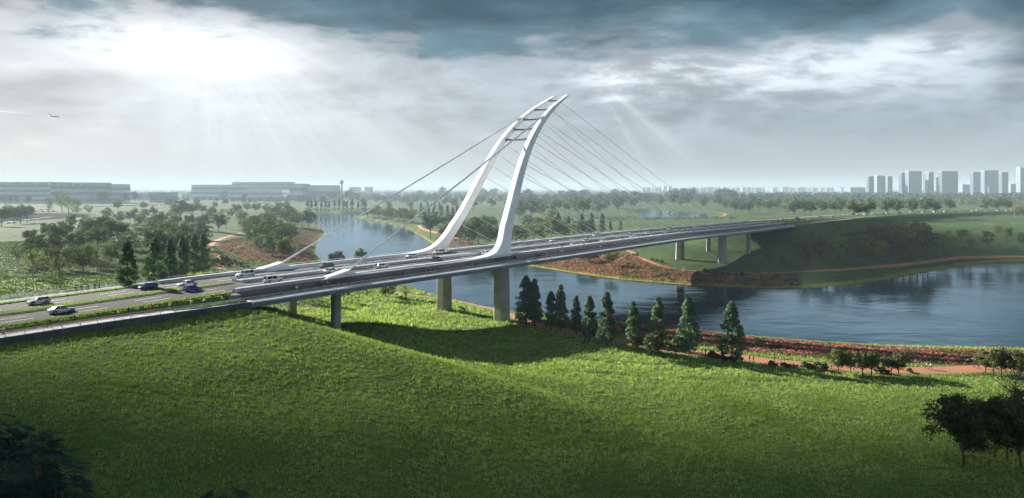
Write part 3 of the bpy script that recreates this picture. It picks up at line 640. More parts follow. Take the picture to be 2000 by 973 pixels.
for side in (1, -1):
    mb = MB(); rings = []
    flare = [(23.0, -99), (23.5, -97), (23.65, -88), (23.75, -60), (23.85, -48), (24.05, -40.5), (24.4, -35.6), (25.0, -31.6), (25.9, -29.0), (27.2, -26.9), (29.0, -24.9), (31.2, -23.3), (34, -21.5)]
    zl = [f[0] for f in flare] + list(np.arange(36, 86.6, 2.0)) + [86.6]
    for z in zl:
        s, d = leg_at(z); a = 4.7 - 1.8*(z-23)/64; a = a if z < 80 else a*(1 - .55*(z-80)/6.6); b = 3.1 - 1.3*(z-23)/64
        R = s + a/2; L = s - a/2
        if z <= 34: L = min(L, float(np.interp(z, [f[0] for f in flare], [f[1] for f in flare]))); dd = d if z > 27 else 15.0 + (leg_at(27)[1]-15.0)*max(0, (z-24.5)/2.5); R = leg_at(max(z, 25.0))[0] + a/2
        else: dd = d
        rings.append(leg_ring(z, s, dd, L, R, b, side))
    mb.loft(rings)
    lg = part(mb.build('pylon_leg', M['white_steel']))
    # anchor plinth of the backstay
    s0 = s_at(632, 15) - 2; sp = s_at(677, 15.1); zp = top_z(sp) + 2.2; s2 = s_at(690, 15); s3 = s_at(716, 15)
    prof = [(s0, top_z(s0)+.05), (s0+3, top_z(s0)+.95), (sp-1.2, zp-.35), (sp, zp), (sp+.6, zp-.5), (sp+1.4, zp-.9), (sp+2.8, zp-1.25), (sp+5.5, zp-1.5), (sp+10, zp-1.7), (sp+10, top_z(s3)+.05)]
    mb = MB(); L = [[rp(s, side*(15.3+dd), z=z) for s, z in prof] for dd in (-1.5, -1.3, 1.3, 1.5)]
    for r, k in ((0, .12), (3, .12)):
        L[r] = [rp(s, side*(15.3+(-1.5 if r == 0 else 1.5)), z=max(top_z(s)+.05, z-.14)) for s, z in prof]
    mb.loft(L); part(mb.build('backstay_anchor', M['white_steel']))
    mb = MB(); sa, za = sp-.4, zp-.7
    at = leg_at(76.5); rt = rp(at[0]-1.0, side*at[1], z=76.5)
    for q in (-.32, .32):
        a = Vector(rp(sa, side*(15.3+q), z=za)); b = Vector(rp(at[0]-1.0, side*(at[1]+q*.6), z=76.5)); mb.tube([a, a.lerp(b, .5) - Vector((0, 0, .25)), b], .17, 6)
    part(mb.build('backstay_cable', M['cable']))
    # stay cables to the main span
    lands = [12, 29, 46.5, 64, 81, 98, 115, 132, 149, 166, 183, 201]
    for i, s in enumerate(lands):
        z = 34 + i*4.45; la, ld = leg_at(z); a = Vector(rp(la+1.2, side*ld, z=z)); b = Vector(rp(s, side*15.2, .85))
        mb = MB(); mid = a.lerp(b, .5) - Vector((0, 0, .004*(a-b).length)); mb.tube([a, mid, b], .075, 5)
        part(mb.build('stay_cable', M['cable']))
        mb = MB(); d = (a-b).normalized(); mb.tube([b - d*.2, b + d*2.2], .17, 6); part(mb.build('cable_socket', M['rail']))
for z in (66.3, 70.6, 75.0, 79.6, 84.2):
    s, d = leg_at(z); mb = MB(); L = []
    for k in np.linspace(-1, 1, 13):
        h = .26 + .28*abs(k)**2.5; w = .34 + .22*abs(k)**2.5; up = -.35*(1-abs(k)**2)
        c = [(-w, -h), (w, -h), (w, h), (-w, h)]; L.append([rp(s + .2 + x, k*(d-.3), z=z + up + y) for x, y in c])
    mb.loft(L); part(mb.build('cross_strut', M['strut']))

# piers
def pier(s, d, a, b, ztop, head=None, taper=1.0, mt='concrete'):
    p = rp(s, d); zb = gz(p[0], p[1]) - 1.5; mb = MB(); rings = []
    def ring(z, ka, kb, off=0.0):
        c = .22*min(a, b); A = a/2*ka; B = b/2*kb
        return [rp(s + x, d + y + off, z=z) for x, y in ((-A, -B+c), (-A, B-c), (-A+c, B), (A-c, B), (A, B-c), (A, -B+c), (A-c, -B), (-A+c, -B))]
    if head:
        rings = [ring(zb, 1.06, 1.06), ring(ztop-5.2, 1, 1), ring(ztop-4.2, 1.0, 1.03, -.1*head), ring(ztop-3.2, 1.02, 1.12, -.35*head), ring(ztop-2.3, 1.05, 1.3, -.9*head), ring(ztop-1.5, 1.08, 1.55, -1.6*head), ring(ztop, 1.1, 1.75, -2.2*head)]
    else: rings = [ring(zb, taper, taper), ring(ztop, 1, 1)]
    mb.loft(rings); return part(mb.build('pier', M[mt]))
for d in (13.5, -13.5):
    pier(-23.9, d, 4.6, 4.8, top_z(-24)-3.5, head=1 if d > 0 else -1)
    pier(-95.2 if d > 0 else -90, d, 2.4, 2.2, top_z(-95)-3.4, taper=1.0)
    pier(200, d, 4.3, 4.1, top_z(200)-3.5, taper=1.18)
    pier(248, d, 2.3, 2.3, top_z(248)-3.4, taper=1.08)
# abutments
for s, k in ((S_NEAR-1.5, 1), (S_FAR+1.5, 1)):
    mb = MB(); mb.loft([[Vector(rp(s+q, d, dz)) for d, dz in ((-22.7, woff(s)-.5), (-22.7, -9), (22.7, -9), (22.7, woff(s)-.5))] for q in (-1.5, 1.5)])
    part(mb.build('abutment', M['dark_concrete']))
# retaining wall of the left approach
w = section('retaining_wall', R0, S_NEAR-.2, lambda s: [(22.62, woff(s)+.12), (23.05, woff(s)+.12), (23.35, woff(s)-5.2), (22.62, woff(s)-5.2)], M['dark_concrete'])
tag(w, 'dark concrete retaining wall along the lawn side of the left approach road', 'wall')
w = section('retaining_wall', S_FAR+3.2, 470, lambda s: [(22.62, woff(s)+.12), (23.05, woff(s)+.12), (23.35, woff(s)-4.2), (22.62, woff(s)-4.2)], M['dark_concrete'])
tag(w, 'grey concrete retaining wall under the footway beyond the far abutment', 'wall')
# glass fence along the field side
fe = empty('glass_fence', rp(-180, -20)); tag(fe, 'low glazed fence with a pale top rail along the field side path', 'fence')
for s in np.arange(-226, SB0-2, 3.0):
    mb = MB(); mb.tube([rp(s, -19.9, -.3), rp(s, -19.9, 1.1)], .04, 4)
    o = mb.build('fence_post', M['rail']); part(o, fe); o.matrix_parent_inverse = Matrix.Translation(-fe.location)
mb = MB(); mb.tube([rp(s, -19.9, 1.14) for s in srange(-228, SB0-2, 5)], .07, 5)
o = mb.build('top_rail', M['rail']); part(o, fe); o.matrix_parent_inverse = Matrix.Translation(-fe.location)
o = section('glass_panel', -228, SB0-2, [(-19.96, .05), (-19.96, 1.1)], M['glass_clear'], closed=False); part(o, fe); o.matrix_parent_inverse = Matrix.Translation(-fe.location)

# ------------------------------------------------------------ unseen clouds added up-sun to shade the lawn and right-hand bank
def cloud(name, label, pts, L, thick, seed):
    rg = np.random.default_rng(seed); off = np.array(sd)*L; P = np.array(pts, float); n = 64
    # outline resampled, with billows
    P = chaikin(P, 2); m = len(P); rings = []
    c = P.mean(0); zs = [(-.5, .86), (-.35, .97), (-.1, 1.0), (.2, .97), (.4, .85), (.5, .6)]
    ph = rg.uniform(0, 6.28, 6)
    for zz, k in zs:
        r = []
        for i, q in enumerate(P):
            t = i/m*2*math.pi; w = 1 + .02*math.sin(9*t+ph[0]+zz) + .015*math.sin(17*t+ph[1]) + .01*math.sin(31*t+ph[2]+2*zz)
            x, y = c + (q-c)*k*w; r.append((x+off[0], y+off[1], off[2] + zz*thick*(1 + .3*math.sin(5*t+ph[3]))))
        rings.append(r)
    mb = MB(); mb.loft(rings); o = mb.build(name, M['cloud'], smooth=True); tag(o, label, 'cloud', kind='stuff'); return o
M['cloud'] = mat('cloud', (.7, .72, .74), 1.0, spec=0)
cloud('cloud', 'unseen cloud added up-sun to shade the lawn', [(-900,-560),(-360,-300),(-175,118),(-118,122),(-84,110),(-50,102),(-25,112),(5,128),(40,138),(75,142),(110,140),(190,140),(420,146),(760,-40),(700,-700),(0,-900)], 5200, 13, 4)
cloud('cloud', 'smaller unseen cloud added up-sun to shade the right-hand bank', [(118,335),(220,322),(290,350),(330,420),(370,500),(390,590),(300,585),(215,540),(165,460),(135,400)], 4700, 14, 6)
# ------------------------------------------------------------ vegetation
ORD = 'zeroth first second third fourth fifth sixth seventh eighth ninth tenth eleventh twelfth thirteenth fourteenth fifteenth sixteenth seventeenth eighteenth nineteenth twentieth'.split()
def ordw(n):
    if n <= 20: return ORD[n]
    t = {2: 'twenty', 3: 'thirty', 4: 'forty', 5: 'fifty', 6: 'sixty'}[n // 10]; return t[:-1] + 'ieth' if n % 10 == 0 else t + '-' + ORD[n % 10]
def rnd_dirs(n, rg): v = rg.normal(size=(n, 3)); return v/np.linalg.norm(v, axis=1)[:, None]
def leaf_quads(P, N, size, rg, asp=1.6):
    """small two-ended leaves centred on P facing N"""
    n = len(P); a = rnd_dirs(n, rg); T = np.cross(N, a); T /= np.maximum(np.linalg.norm(T, axis=1), 1e-6)[:, None]; B = np.cross(N, T)
    s = size*(.6 + .8*rg.random(n))[:, None]; L = T*s*asp*.5; W = B*s*.5
    V = np.stack([P-L, P+W-L*.1, P+L, P-W-L*.1], 1).reshape(-1, 3); Fc = np.arange(4*n).reshape(-1, 4); return V, Fc
def crown_points(shape, nc, nl, rg, cr=.15, base=.28, rx=.36, top=1.0):
    C = []; hh = top - base
    while len(C) < nc:
        if shape == 'cone':
            t = rg.random()**.85; r = rx*(1-t)**.62*min(1, .45+t*4)*(.25+.75*rg.random()**.5); a = rg.uniform(0, 2*np.pi); C.append((r*np.cos(a), r*np.sin(a), base+t*hh*.97, (.75+.5*(1-t))*cr))
        else:
            p = rnd_dirs(1, rg)[0]*rg.random()**.33; z = p[2]*.5+.5
            k = {'round': .95, 'dome': (1.0 if z > .3 else .75+z*.8)*(1 - .25*max(0, z-.6)), 'wide': 1.0}[shape]
            C.append((p[0]*rx*k, p[1]*rx*k, base+cr*.6+z*(hh-cr*1.4), cr*rg.uniform(.65, 1.25)))
    C = np.array(C); j = rg.integers(0, nc, nl); D = rnd_dirs(nl, rg); D[:, 2] = np.where(rg.random(nl) < .7, np.abs(D[:, 2]), D[:, 2]); D /= np.linalg.norm(D, axis=1)[:, None]
    P = C[j, :3] + D*(C[j, 3]*rg.random(nl)**.33)[:, None]*np.array([1.05, 1.05, .95]); N = D + .55*rnd_dirs(nl, rg); N /= np.linalg.norm(N, axis=1)[:, None]
    if shape == 'cone': N[:, 2] += .3; N /= np.linalg.norm(N, axis=1)[:, None]
    return P, N, C
def make_tree(name, shape, leafm, barkm, nc, nl, ls, seed, cr=.15, base=.22, rx=.30, trunk=.016, limbs=9, hide=True):
    rg = np.random.default_rng(seed); P, N, C = crown_points(shape, nc, nl, rg, cr, base, rx)
    V, Fc = leaf_quads(P, N, ls, rg); root = empty(name, (0, 0, 0))
    np_mesh('crown', V, Fc, leafm, root)
    mb = MB(); top = .93 if shape == 'cone' else .68
    pts = [Vector((0, 0, -.06)), Vector((0, 0, .02)), Vector((.006, .004, base*.6)), Vector((-.004, .008, base+.1)), Vector((.01, 0, top))]
    mb.tube(pts, [trunk*1.7, trunk*1.25, trunk, trunk*.8, trunk*.2], 7)
    order = np.argsort(C[:, 2])
    for q in order[::max(1, len(C)//max(1, limbs))][:limbs*2]:
        x, y, z = C[q, :3]; h0 = max(base*.75, min(top*.95, z - .12 - .25*math.hypot(x, y))); a = Vector((0, .003, h0)); b = Vector((x*.9, y*.9, z)); m = a.lerp(b, .5) + Vector((0, 0, -.02))
        mb.tube([a, m, b], [trunk*.5, trunk*.34, trunk*.1], 5, cap=False)
    mb.build('trunk', barkm, root, smooth=True); index_kids_one(root); return root
def index_kids_one(root):
    for o in [root] + list(root.children): KIDS[o.name] = list(o.children)
PT = {}
PT['round'] = [make_tree('broadleaf_tree', 'round', M['leaf'], M['bark'], 34, 2100, .034, 1, rx=.36, base=.17), make_tree('broadleaf_tree', 'dome', M['leaf'], M['bark'], 40, 2300, .032, 2, rx=.42, base=.16), make_tree('broadleaf_tree', 'round', M['leaf'], M['bark'], 28, 1900, .036, 3, rx=.34, base=.16)]
PT['dark'] = [make_tree('broadleaf_tree', 'dome', M['leaf_dark'], M['bark'], 38, 2300, .034, 4, rx=.44, base=.15), make_tree('broadleaf_tree', 'round', M['leaf_olive'], M['bark'], 34, 2200, .034, 5, rx=.40, base=.15)]
PT['near'] = [make_tree('spreading_tree', 'dome', M['leaf'], M['bark'], 62, 9500, .021, 6, cr=.12, rx=.40, base=.13), make_tree('spreading_tree', 'round', M['leaf_olive'], M['bark'], 56, 9000, .021, 7, cr=.12, rx=.38, base=.13)]
PT['olive'] = [make_tree('broadleaf_tree', 'dome', M['leaf_olive'], M['bark'], 30, 1500, .034, 8, rx=.33, base=.2), make_tree('broadleaf_tree', 'dome', M['leaf_yellow'], M['bark'], 30, 1300, .034, 9, rx=.33, base=.2)]
PT['small'] = [make_tree('small_round_tree', 'round', M['leaf'], M['bark'], 26, 1900, .045, 10, cr=.16, rx=.38, base=.2, trunk=.02), make_tree('small_round_tree', 'dome', M['leaf_olive'], M['bark'], 26, 1900, .045, 21, cr=.16, rx=.38, base=.2, trunk=.02)]
PT['cone'] = [make_tree('conical_tree', 'cone', M['leaf_poplar'], M['bark'], 170, 7500, .019, 11, cr=.055, base=.09, rx=.20), make_tree('conical_tree', 'cone', M['leaf_poplar'], M['bark'], 150, 7000, .020, 12, cr=.06, base=.08, rx=.23)]
PT['pale'] = [make_tree('slender_tree', 'round', M['leaf_pale'], M['pale_bark'], 22, 620, .030, 13, cr=.12, rx=.30, base=.22, limbs=14), make_tree('slender_tree', 'dome', M['leaf_pale'], M['pale_bark'], 28, 900, .032, 14, cr=.13, rx=.38, base=.26, limbs=14)]
PT['yellow'] = [make_tree('young_tree', 'round', M['leaf_yellow'], M['pale_bark'], 20, 650, .038, 15, cr=.12, rx=.30, base=.22, limbs=12)]
PT['bare'] = [make_tree('bare_tree', 'wide', M['leaf_dark'], M['bark'], 46, 420, .018, 16, cr=.10, rx=.44, base=.2, limbs=40)]
PT['blue'] = [make_tree('broadleaf_tree', 'dome', M['leaf_blue'], M['bark'], 28, 900, .055, 17, cr=.16, rx=.40, base=.25), make_tree('broadleaf_tree', 'round', M['leaf_blue'], M['bark'], 26, 850, .055, 18, cr=.16, rx=.38, base=.22)]
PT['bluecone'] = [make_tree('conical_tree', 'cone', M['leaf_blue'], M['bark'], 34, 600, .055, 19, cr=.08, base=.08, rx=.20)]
USED = set(); ZONES = {}
def plant(kind, u, v, hpx, zone, j=None, xyz=None):
    x, y, z = xyz or hit(u, v); h = hpx*y/F; pr = PT[kind]; p = pr[(j if j is not None else random.randrange(len(pr))) % len(pr)]
    if p.name in USED: o = copy_tree(p)
    else: o = p; USED.add(p.name)
    k = random.uniform(.92, 1.08)
    o.location = (x, y, z - .02); o.rotation_euler = (0, 0, random.uniform(0, 6.28)); o.scale = (h*k, h*k, h)
    ZONES.setdefault((zone, kind), []).append((u, v, o)); return o
for u, v, h in ((1028,636,97),(1044,637,93),(1076,645,76),(1095,648,93),(1125,653,76),(1152,666,88),(1185,676,106),(1237,671,83),(1285,692,112),(1345,694,113),(1429,706,117)): plant('cone', u, v, h, 'on the lawn side of the river')
for u, v, h in ((1245,687,32),(1276,701,52),(1320,701,50),(1637,731,51),(1662,731,48),(1685,737,56),(1702,735,52),(1755,736,53),(1741,733,44),(1925,731,50),(1940,734,50),(1956,741,64),(1992,745,62)): plant('small', u, v, h, 'beside the riverside path')
for i, (u, v, h) in enumerate(((1881,913,147),(1942,893,122),(1966,902,128),(1992,912,155))): plant('near', u, v, h, 'at the lower right of the lawn', j=i)
plant('bare', 1984, 800, 100, 'at the right edge of the lawn')
for u, v, h in ((594,592,34),(611,591,34),(629,590,36),(671,588,38),(753,579,36),(758,587,40)): plant('dark', u, v, h, 'under the bridge near the left piers')
for u, v, h in ((717,583,30),(793,585,34)): plant('bare', u, v, h, 'under the bridge near the left piers')
FD = 'on the field beyond the left road'
for u, v, h in ((64,545,66),(117,566,72),(33,521,44),(86,542,52),(191,535,45),(207,537,42),(268,480,48),(134,525,46),(334,436,26),(320,500,60),(378,478,40)): plant('pale', u, v, h, FD)
for u, v, h in ((72,502,47),(112,490,52),(150,500,54),(190,478,58),(223,485,58),(106,500,38),(284,429,22),(353,426,37),(375,426,36),(343,432,30)): plant('dark', u, v, h, FD, j=0 if u < 300 else None)
for u, v, h in ((163,541,60),(135,525,48),(191,492,54),(325,490,58),(293,478,44),(370,446,30),(380,470,36),(301,500,60),(352,500,52),(262,425,20),(300,424,22)): plant('round', u, v, h, FD)
for u, v, h in ((248,564,93),(302,557,93),(333,553,88),(357,547,84),(379,541,82),(397,536,80),(318,540,66),(366,530,70)): plant('cone', u, v, h, FD)
for u, v, h in ((95,470,40),(58,480,36),(128,470,44),(165,462,40),(205,470,48),(240,468,38),(252,500,50),(175,520,48),(100,528,50),(55,515,40),(215,520,46),(140,445,30),(235,440,28)): plant('round', u, v, h, 'in the middle of the left field')
for u, v, h in ((310,452,36),(322,462,40),(350,470,44),(388,500,56),(392,470,40),(365,485,48),(345,505,54),(398,450,34)): plant('dark', u, v, h, 'behind the conical trees')
for u, v, h in ((3,443,43),(28,439,40),(40,437,38),(53,435,39),(14,428,30)): plant('round', u, v, h, 'beside the parking lot on the left')
for u, v, h in ((255,436,26),(275,446,30),(300,455,34),(345,447,30),(360,415,20),(395,420,22),(412,428,26),(420,410,18),(440,404,18),(230,412,22),(210,432,28),(385,402,16),(330,406,18),(150,408,20),(280,411,18),(315,440,28)): plant('round', u, v, h, 'scattered on the hazy left plain')
for u, v, h in ((121,415,40),(134,419,40),(172,422,24),(95,416,27),(148,425,30)): plant('pale', u, v, h, 'beyond the parking lot on the left')
for u, v, h in ((7,398,18),(20,399,18),(32,398,17),(55,400,19),(95,401,16),(115,398,28),(202,398,25),(244,397,22),(264,397,24),(308,394,20),(332,393,16),(372,388,14),(390,389,15)): plant('blue', u, v, h, 'in front of the terminal buildings')
WB = 'on the west promontory'
for u, v, h in ((497,488,52),(520,490,54),(548,486,54),(566,478,46),(508,498,46),(532,503,52),(554,514,58),(494,473,54),(517,478,55),(542,468,45),(562,444,44),(528,450,40),(505,455,36)): plant('round', u, v, h, WB)
for u, v, h in ((483,458,36),(590,443,30),(603,446,32),(575,446,26),(516,440,26),(540,436,30)): plant('dark', u, v, h*1.15, WB)
for u, v, h in ((580,510,42),(508,500,40),(570,436,36)): plant('pale', u, v, h, WB)
for u, v, h in ((427,454,42),(471,438,29),(450,428,22),(463,420,24),(483,415,20),(500,418,24),(522,420,24),(545,414,22),(560,412,20)): plant('round', u, v, h, 'behind the west promontory')
for u, v, h in ((441,447,30),(436,425,20)): plant('pale', u, v, h, 'behind the west promontory')
for i, u in enumerate(range(598, 716, 9)): plant('bluecone', u + random.uniform(-3, 3), 412.5 + random.uniform(-1.5, 1), random.uniform(19, 25), 'along the far bend of the river')
EB = 'on the east bank behind the pylon'
for u, v, h in ((718,426,22),(730,428,26),(742,429,24),(755,432,28),(766,433,27),(777,435,28),(789,436,30),(798,438,28),(736,420,20),(760,422,20),(785,424,22),(806,428,22)): plant('dark', u, v, h, EB)
for u, v, h in ((841,464,50),(862,448,30),(870,470,38),(880,445,30),(825,432,24),(850,436,26)): plant('round', u, v, h, EB)
for u, v, h in ((804,412,18),(822,413,18),(835,412,16),(849,411,17),(858,413,18),(862,424,24),(874,426,26),(838,428,22),(846,430,24),(884,430,26),(893,428,28),(828,424,20)): plant('cone', u, v, h, EB)
for u, v, h in ((898,478,46),(915,482,54),(935,480,58),(952,484,48),(925,462,40),(968,478,40),(945,455,36),(958,452,30)): plant('round', u, v, h, EB, j=1)
CB = 'beyond the bridge to the right of the pylon'
for u, v, h in ((1008,480,42),(1025,478,44),(1043,474,40),(1060,478,48),(1078,472,52),(1095,470,40),(1120,466,34),(1131,465,36),(1146,462,34),(1052,455,34),(1070,452,40),(1032,452,34)): plant('olive' if u % 3 else 'dark', u, v, h, CB)
for u, v, h in ((1090,458,44),(1136,456,40),(1155,458,42),(1176,456,40),(1192,454,24),(1212,452,22),(1110,458,36)): plant('cone', u, v, h, CB)
MD = 'on the far meadow behind the cables'
for u, v, h in ((1014,432,40),(1038,428,42),(1057,424,30),(1065,410,28),(1084,420,32),(1112,420,36),(1130,424,44),(1140,425,42),(1180,414,26),(1234,410,26),(1206,414,34),(1166,422,30),(1080,428,22)): plant('round', u, v, h, MD)
for u, v, h in ((1100,402,22),(1118,406,24),(1150,401,22),(1172,404,20),(1195,400,22),(1225,401,22),(1262,402,20),(1290,404,22),(1330,406,22),(1372,408,22),(1402,406,24),(1418,412,24),(1008,415,34),(1022,408,28),(1048,412,30),(1090,412,26),(1030,398,22),(1062,398,22)): plant('round', u, v, h, 'scattered about the distant pond')
for u, v, h in ((735,398,18),(752,402,19),(772,396,17),(790,400,18),(812,398,18),(832,396,17),(850,399,18),(870,404,20),(888,408,22),(905,400,20),(925,410,26),(940,402,22),(960,408,24),(975,400,20),(760,410,18),(800,408,18)): plant('round', u, v, h, 'on the plain behind the east bank')
NB = 'on the far bank under the bridge'
for u, v, h in ((1194,521,34),(1142,514,24),(1154,512,24),(1132,510,20),(1162,510,20)): plant('dark', u, v, h, NB)
GS = 'on the dark green slope right of the piers'
for u, v, h in ((1592,499,32),(1570,520,32),(1615,520,34),(1672,496,40),(1680,520,34),(1727,504,38),(1753,488,46),(1765,509,38),(1792,503,60),(1802,503,48),(1700,485,38),(1742,500,44),(1777,492,44),(1600,512,32),(1640,508,38),(1655,492,36),(1688,506,40),(1708,488,42),(1735,478,34),(1765,485,44),(1812,492,42),(1830,498,36),(1582,478,26),(1850,486,30),(1720,512,36),(1880,478,26),(1895,492,28)): plant('olive', u, v, h*1.3, GS)
for u, v, h in ((1646,465,34),(1675,456,28),(1839,477,20),(1836,480,18),(1690,492,38)): plant('yellow', u, v, h, GS)
for u, v, h in ((1722,476,36),(1784,464,32),(1636,490,20),(1715,500,34),(1506,518,30),(1530,522,24)): plant('round', u, v, h, GS)
for u, v, h in ((1927,490,43),(1996,486,36),(1967,477,36),(1948,464,26)): plant('olive', u, v, h, 'on the slope at the right edge', j=0)
RT = 'along the far road'
for u, v, h in ((1551,424,36),(1570,421.5,33),(1583,421.5,33),(1605,420,32),(1632,419,34),(1642,419,33),(1669,426,36),(1696,426,38),(1733,421,35),(1752,420,33),(1781,420,33),(1809,419,35),(1826,419,30),(1854,415,30),(1926,415.5,31),(1949,415.5,31),(1966,415,30)): plant('round', u, v, h, RT, j=0)
for u, v, h in ((1982,425,27),(1996,425,27),(1531,418,26),(1876,409,24),(1890,408,24),(1655,414,20)): plant('yellow', u, v, h, RT)
for u, v, h in ((1435,417,26),(1450,418,27),(1462,417,25),(1484,413,26),(1502,413,22),(1440,411,24),(1470,409,22),(1515,411,22)): plant('round', u, v, h, 'on the meadow left of the far road')
# more trees of the middle distance, still apart from one another
rg = np.random.default_rng(5); n_mid = 0
for i in range(66):
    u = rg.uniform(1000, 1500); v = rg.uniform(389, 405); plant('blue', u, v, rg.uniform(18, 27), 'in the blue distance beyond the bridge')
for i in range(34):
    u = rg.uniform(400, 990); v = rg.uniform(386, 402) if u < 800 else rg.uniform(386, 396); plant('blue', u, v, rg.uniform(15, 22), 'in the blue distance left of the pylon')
DESC = {'cone': 'dark green conical tree', 'small': 'small round-crowned tree', 'near': 'big dark spreading tree', 'bare': 'thin open-branched tree', 'dark': 'dark broad-crowned tree', 'pale': 'pale thin-leaved tree',
        'round': 'green round-crowned tree', 'olive': 'olive green bushy tree', 'yellow': 'light yellow-green young tree', 'blue': 'hazy bluish tree', 'bluecone': 'hazy bluish conical tree'}
for (zone, kind), L in ZONES.items():
    L.sort(key=lambda q: q[0]); n = len(L)
    for i, (u, v, o) in enumerate(L):
        if n == 1: lab = f'{DESC[kind]} {zone}'
        else:
            w = 'leftmost' if i == 0 else 'rightmost' if i == n-1 else f'{ordw(i+1)} from left'
            lab = f'{DESC[kind]} {zone}, {w}'
        tag(o, lab, 'tree', f'{DESC[kind].replace("tree", "trees")} {zone}' if n > 1 else None)
for k, pr in PT.items():                                    # patterns that found no place
    for p in pr:
        if p.name not in USED:
            for c in list(p.children): bpy.data.objects.remove(c)
            bpy.data.objects.remove(p)
# the far woods: one mass
def mass(name, label, pts, kind, leafn, ls, leafm, seed):
    rg = np.random.default_rng(seed); base = []
    for q in range(4):
        P, N, C = crown_points('dome' if kind == 'round' else 'cone', 9, leafn, rg, .2 if kind == 'round' else .1, .12, .42 if kind == 'round' else .22); base.append(leaf_quads(P, N, ls, rg)[0])
    V = []
    for i, (x, y, z, h) in enumerate(pts):
        a = rg.uniform(0, 6.28); b = base[i % 4]; R = np.array([[np.cos(a), -np.sin(a), 0], [np.sin(a), np.cos(a), 0], [0, 0, 1]]); V.append((b @ R.T)*[h*1.05, h*1.05, h] + [x, y, z-.5])
    V = np.concatenate(V); o = np_mesh(name, V, np.arange(len(V)).reshape(-1, 4), leafm); tag(o, label, 'woodland', kind='stuff'); return o
rg = np.random.default_rng(9); pts = []
def nz(x, s): return math.sin(x*.011*s+1.7) + math.sin(x*.023*s+.4) + math.sin(x*.041*s+5.2)
while len(pts) < 6200:
    v = 370.5 + 27*rg.random()**1.5; u = rg.uniform(-60, 2060)
    lim = 400 if u > 1430 else 398 if u > 990 else 394 if u > 560 else 388
    if v > lim or (u < 300 and v > 379): continue
    if nz(u + v*37, 1) < -.35 and v > 381: continue
    x, y, z = hit(u, v); pts.append((x, y, z, rg.uniform(16, 26)))
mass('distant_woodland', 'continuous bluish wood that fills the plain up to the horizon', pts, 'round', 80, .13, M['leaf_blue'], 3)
pts = []
for i in range(420):
    u = rg.uniform(1500, 2060); v = rg.uniform(393, 409) - (4 if u > 1800 else 0); x, y, z = hit(u, v); pts.append((x, y, z, rg.uniform(16, 24)))
mass('roadside_woodland', 'dense green wood behind the far road', pts, 'round', 120, .09, M['leaf'], 4)
pts = []
while len(pts) < 620:
    u = rg.uniform(330, 1470); v = 382 + 17*rg.random()**1.3
    if nz(u*1.7 + v*61, 1) < -.1: continue
    x, y, z = hit(u, v)
    if sdist([x], [y], RIV)[0] < 25 or sdist([x], [y], POND)[0] < 40: continue
    pts.append((x, y, z, rg.uniform(12, 19)))
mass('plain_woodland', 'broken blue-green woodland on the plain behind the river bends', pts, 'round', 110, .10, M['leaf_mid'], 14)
pts = []
for i in range(200):
    u = rg.uniform(1040, 1440); v = 425.8 + rg.uniform(0, 4.5) + (1300-u)*.01; x, y, z = hit(u, v); pts.append((x, y, z, rg.uniform(2.0, 4.0)))
tag(mass('meadow_scrub', 'low dark scrub strip between pond and meadow path', pts, 'round', 60, .13, M['leaf_dark'], 5), None, 'scrub')
# path-side bushes
rg = np.random.default_rng(31)
def bush(name, seed, leafm, flower=None):
    rg = np.random.default_rng(seed); P, N, C = crown_points('wide', 9, 520, rg, .28, .0, .55); V, Fc = leaf_quads(P, N, .13, rg)
    o = np_mesh(name, V, Fc, leafm); return o
BU = [bush('low_bush', 1, M['leaf_dark']), bush('low_bush', 2, M['bush'])]; bused = set(); BZ = {}
def put_bush(u, v, h, zone):
    x, y, z = hit(u, v); p = BU[rg.integers(0, 2)]; o = p if p.name not in bused else p.copy()
    if p.name in bused: COL.objects.link(o)
    bused.add(p.name); o.location = (x, y, z-.1); o.scale = (h*1.3, h*1.3, h); o.rotation_euler = (0, 0, rg.uniform(0, 6)); BZ.setdefault(zone, []).append((u, o))
for u, v in ((1393,700),(1412,703),(1424,705),(1440,707),(1508,716),(1534,718),(1542,720),(1551,719),(1575,721),(1584,722),(1594,723),(1604,723),(1612,725),(1780,728),(1716,728),(1728,729)): put_bush(u, v, rg.uniform(1.2, 2.2), 'along the lawn edge of the riverside path')
for u, v in ((784,582),(792,584),(815,587),(826,590),(838,592),(845,593),(852,594),(898,604),(903,606)): put_bush(u, v, rg.uniform(.9, 1.6), 'beside the path under the bridge')
for u, v in ((434,505),(441,509),(448,512),(457,516),(466,520),(474,523),(482,527),(491,530),(500,533),(510,537),(518,539),(437,511),(425,512),(432,518),(441,519),(446,521)): put_bush(u, v, rg.uniform(1.6, 2.6), 'along the west bank path')
for u, v in ((1236,499),(1243,501),(1275,508),(1283,511),(1292,514),(1378,532),(1390,534),(1400,536),(1412,536),(1425,537),(1436,538),(1446,538)): put_bush(u, v, rg.uniform(1.4, 2.4), 'along the promontory path')
for u, v in ((659,510),(664,510),(698,506),(704,505)): put_bush(u, v, rg.uniform(5, 7), 'behind the far barrier beside the water')
for zone, L in BZ.items():
    L.sort(key=lambda q: q[0])
    for i, (u, o) in enumerate(L): tag(o, f'low leafy bush {zone}, ' + ('leftmost' if i == 0 else 'rightmost' if i == len(L)-1 else f'{ordw(i+1)} from left'), 'bush', f'low bushes {zone}')

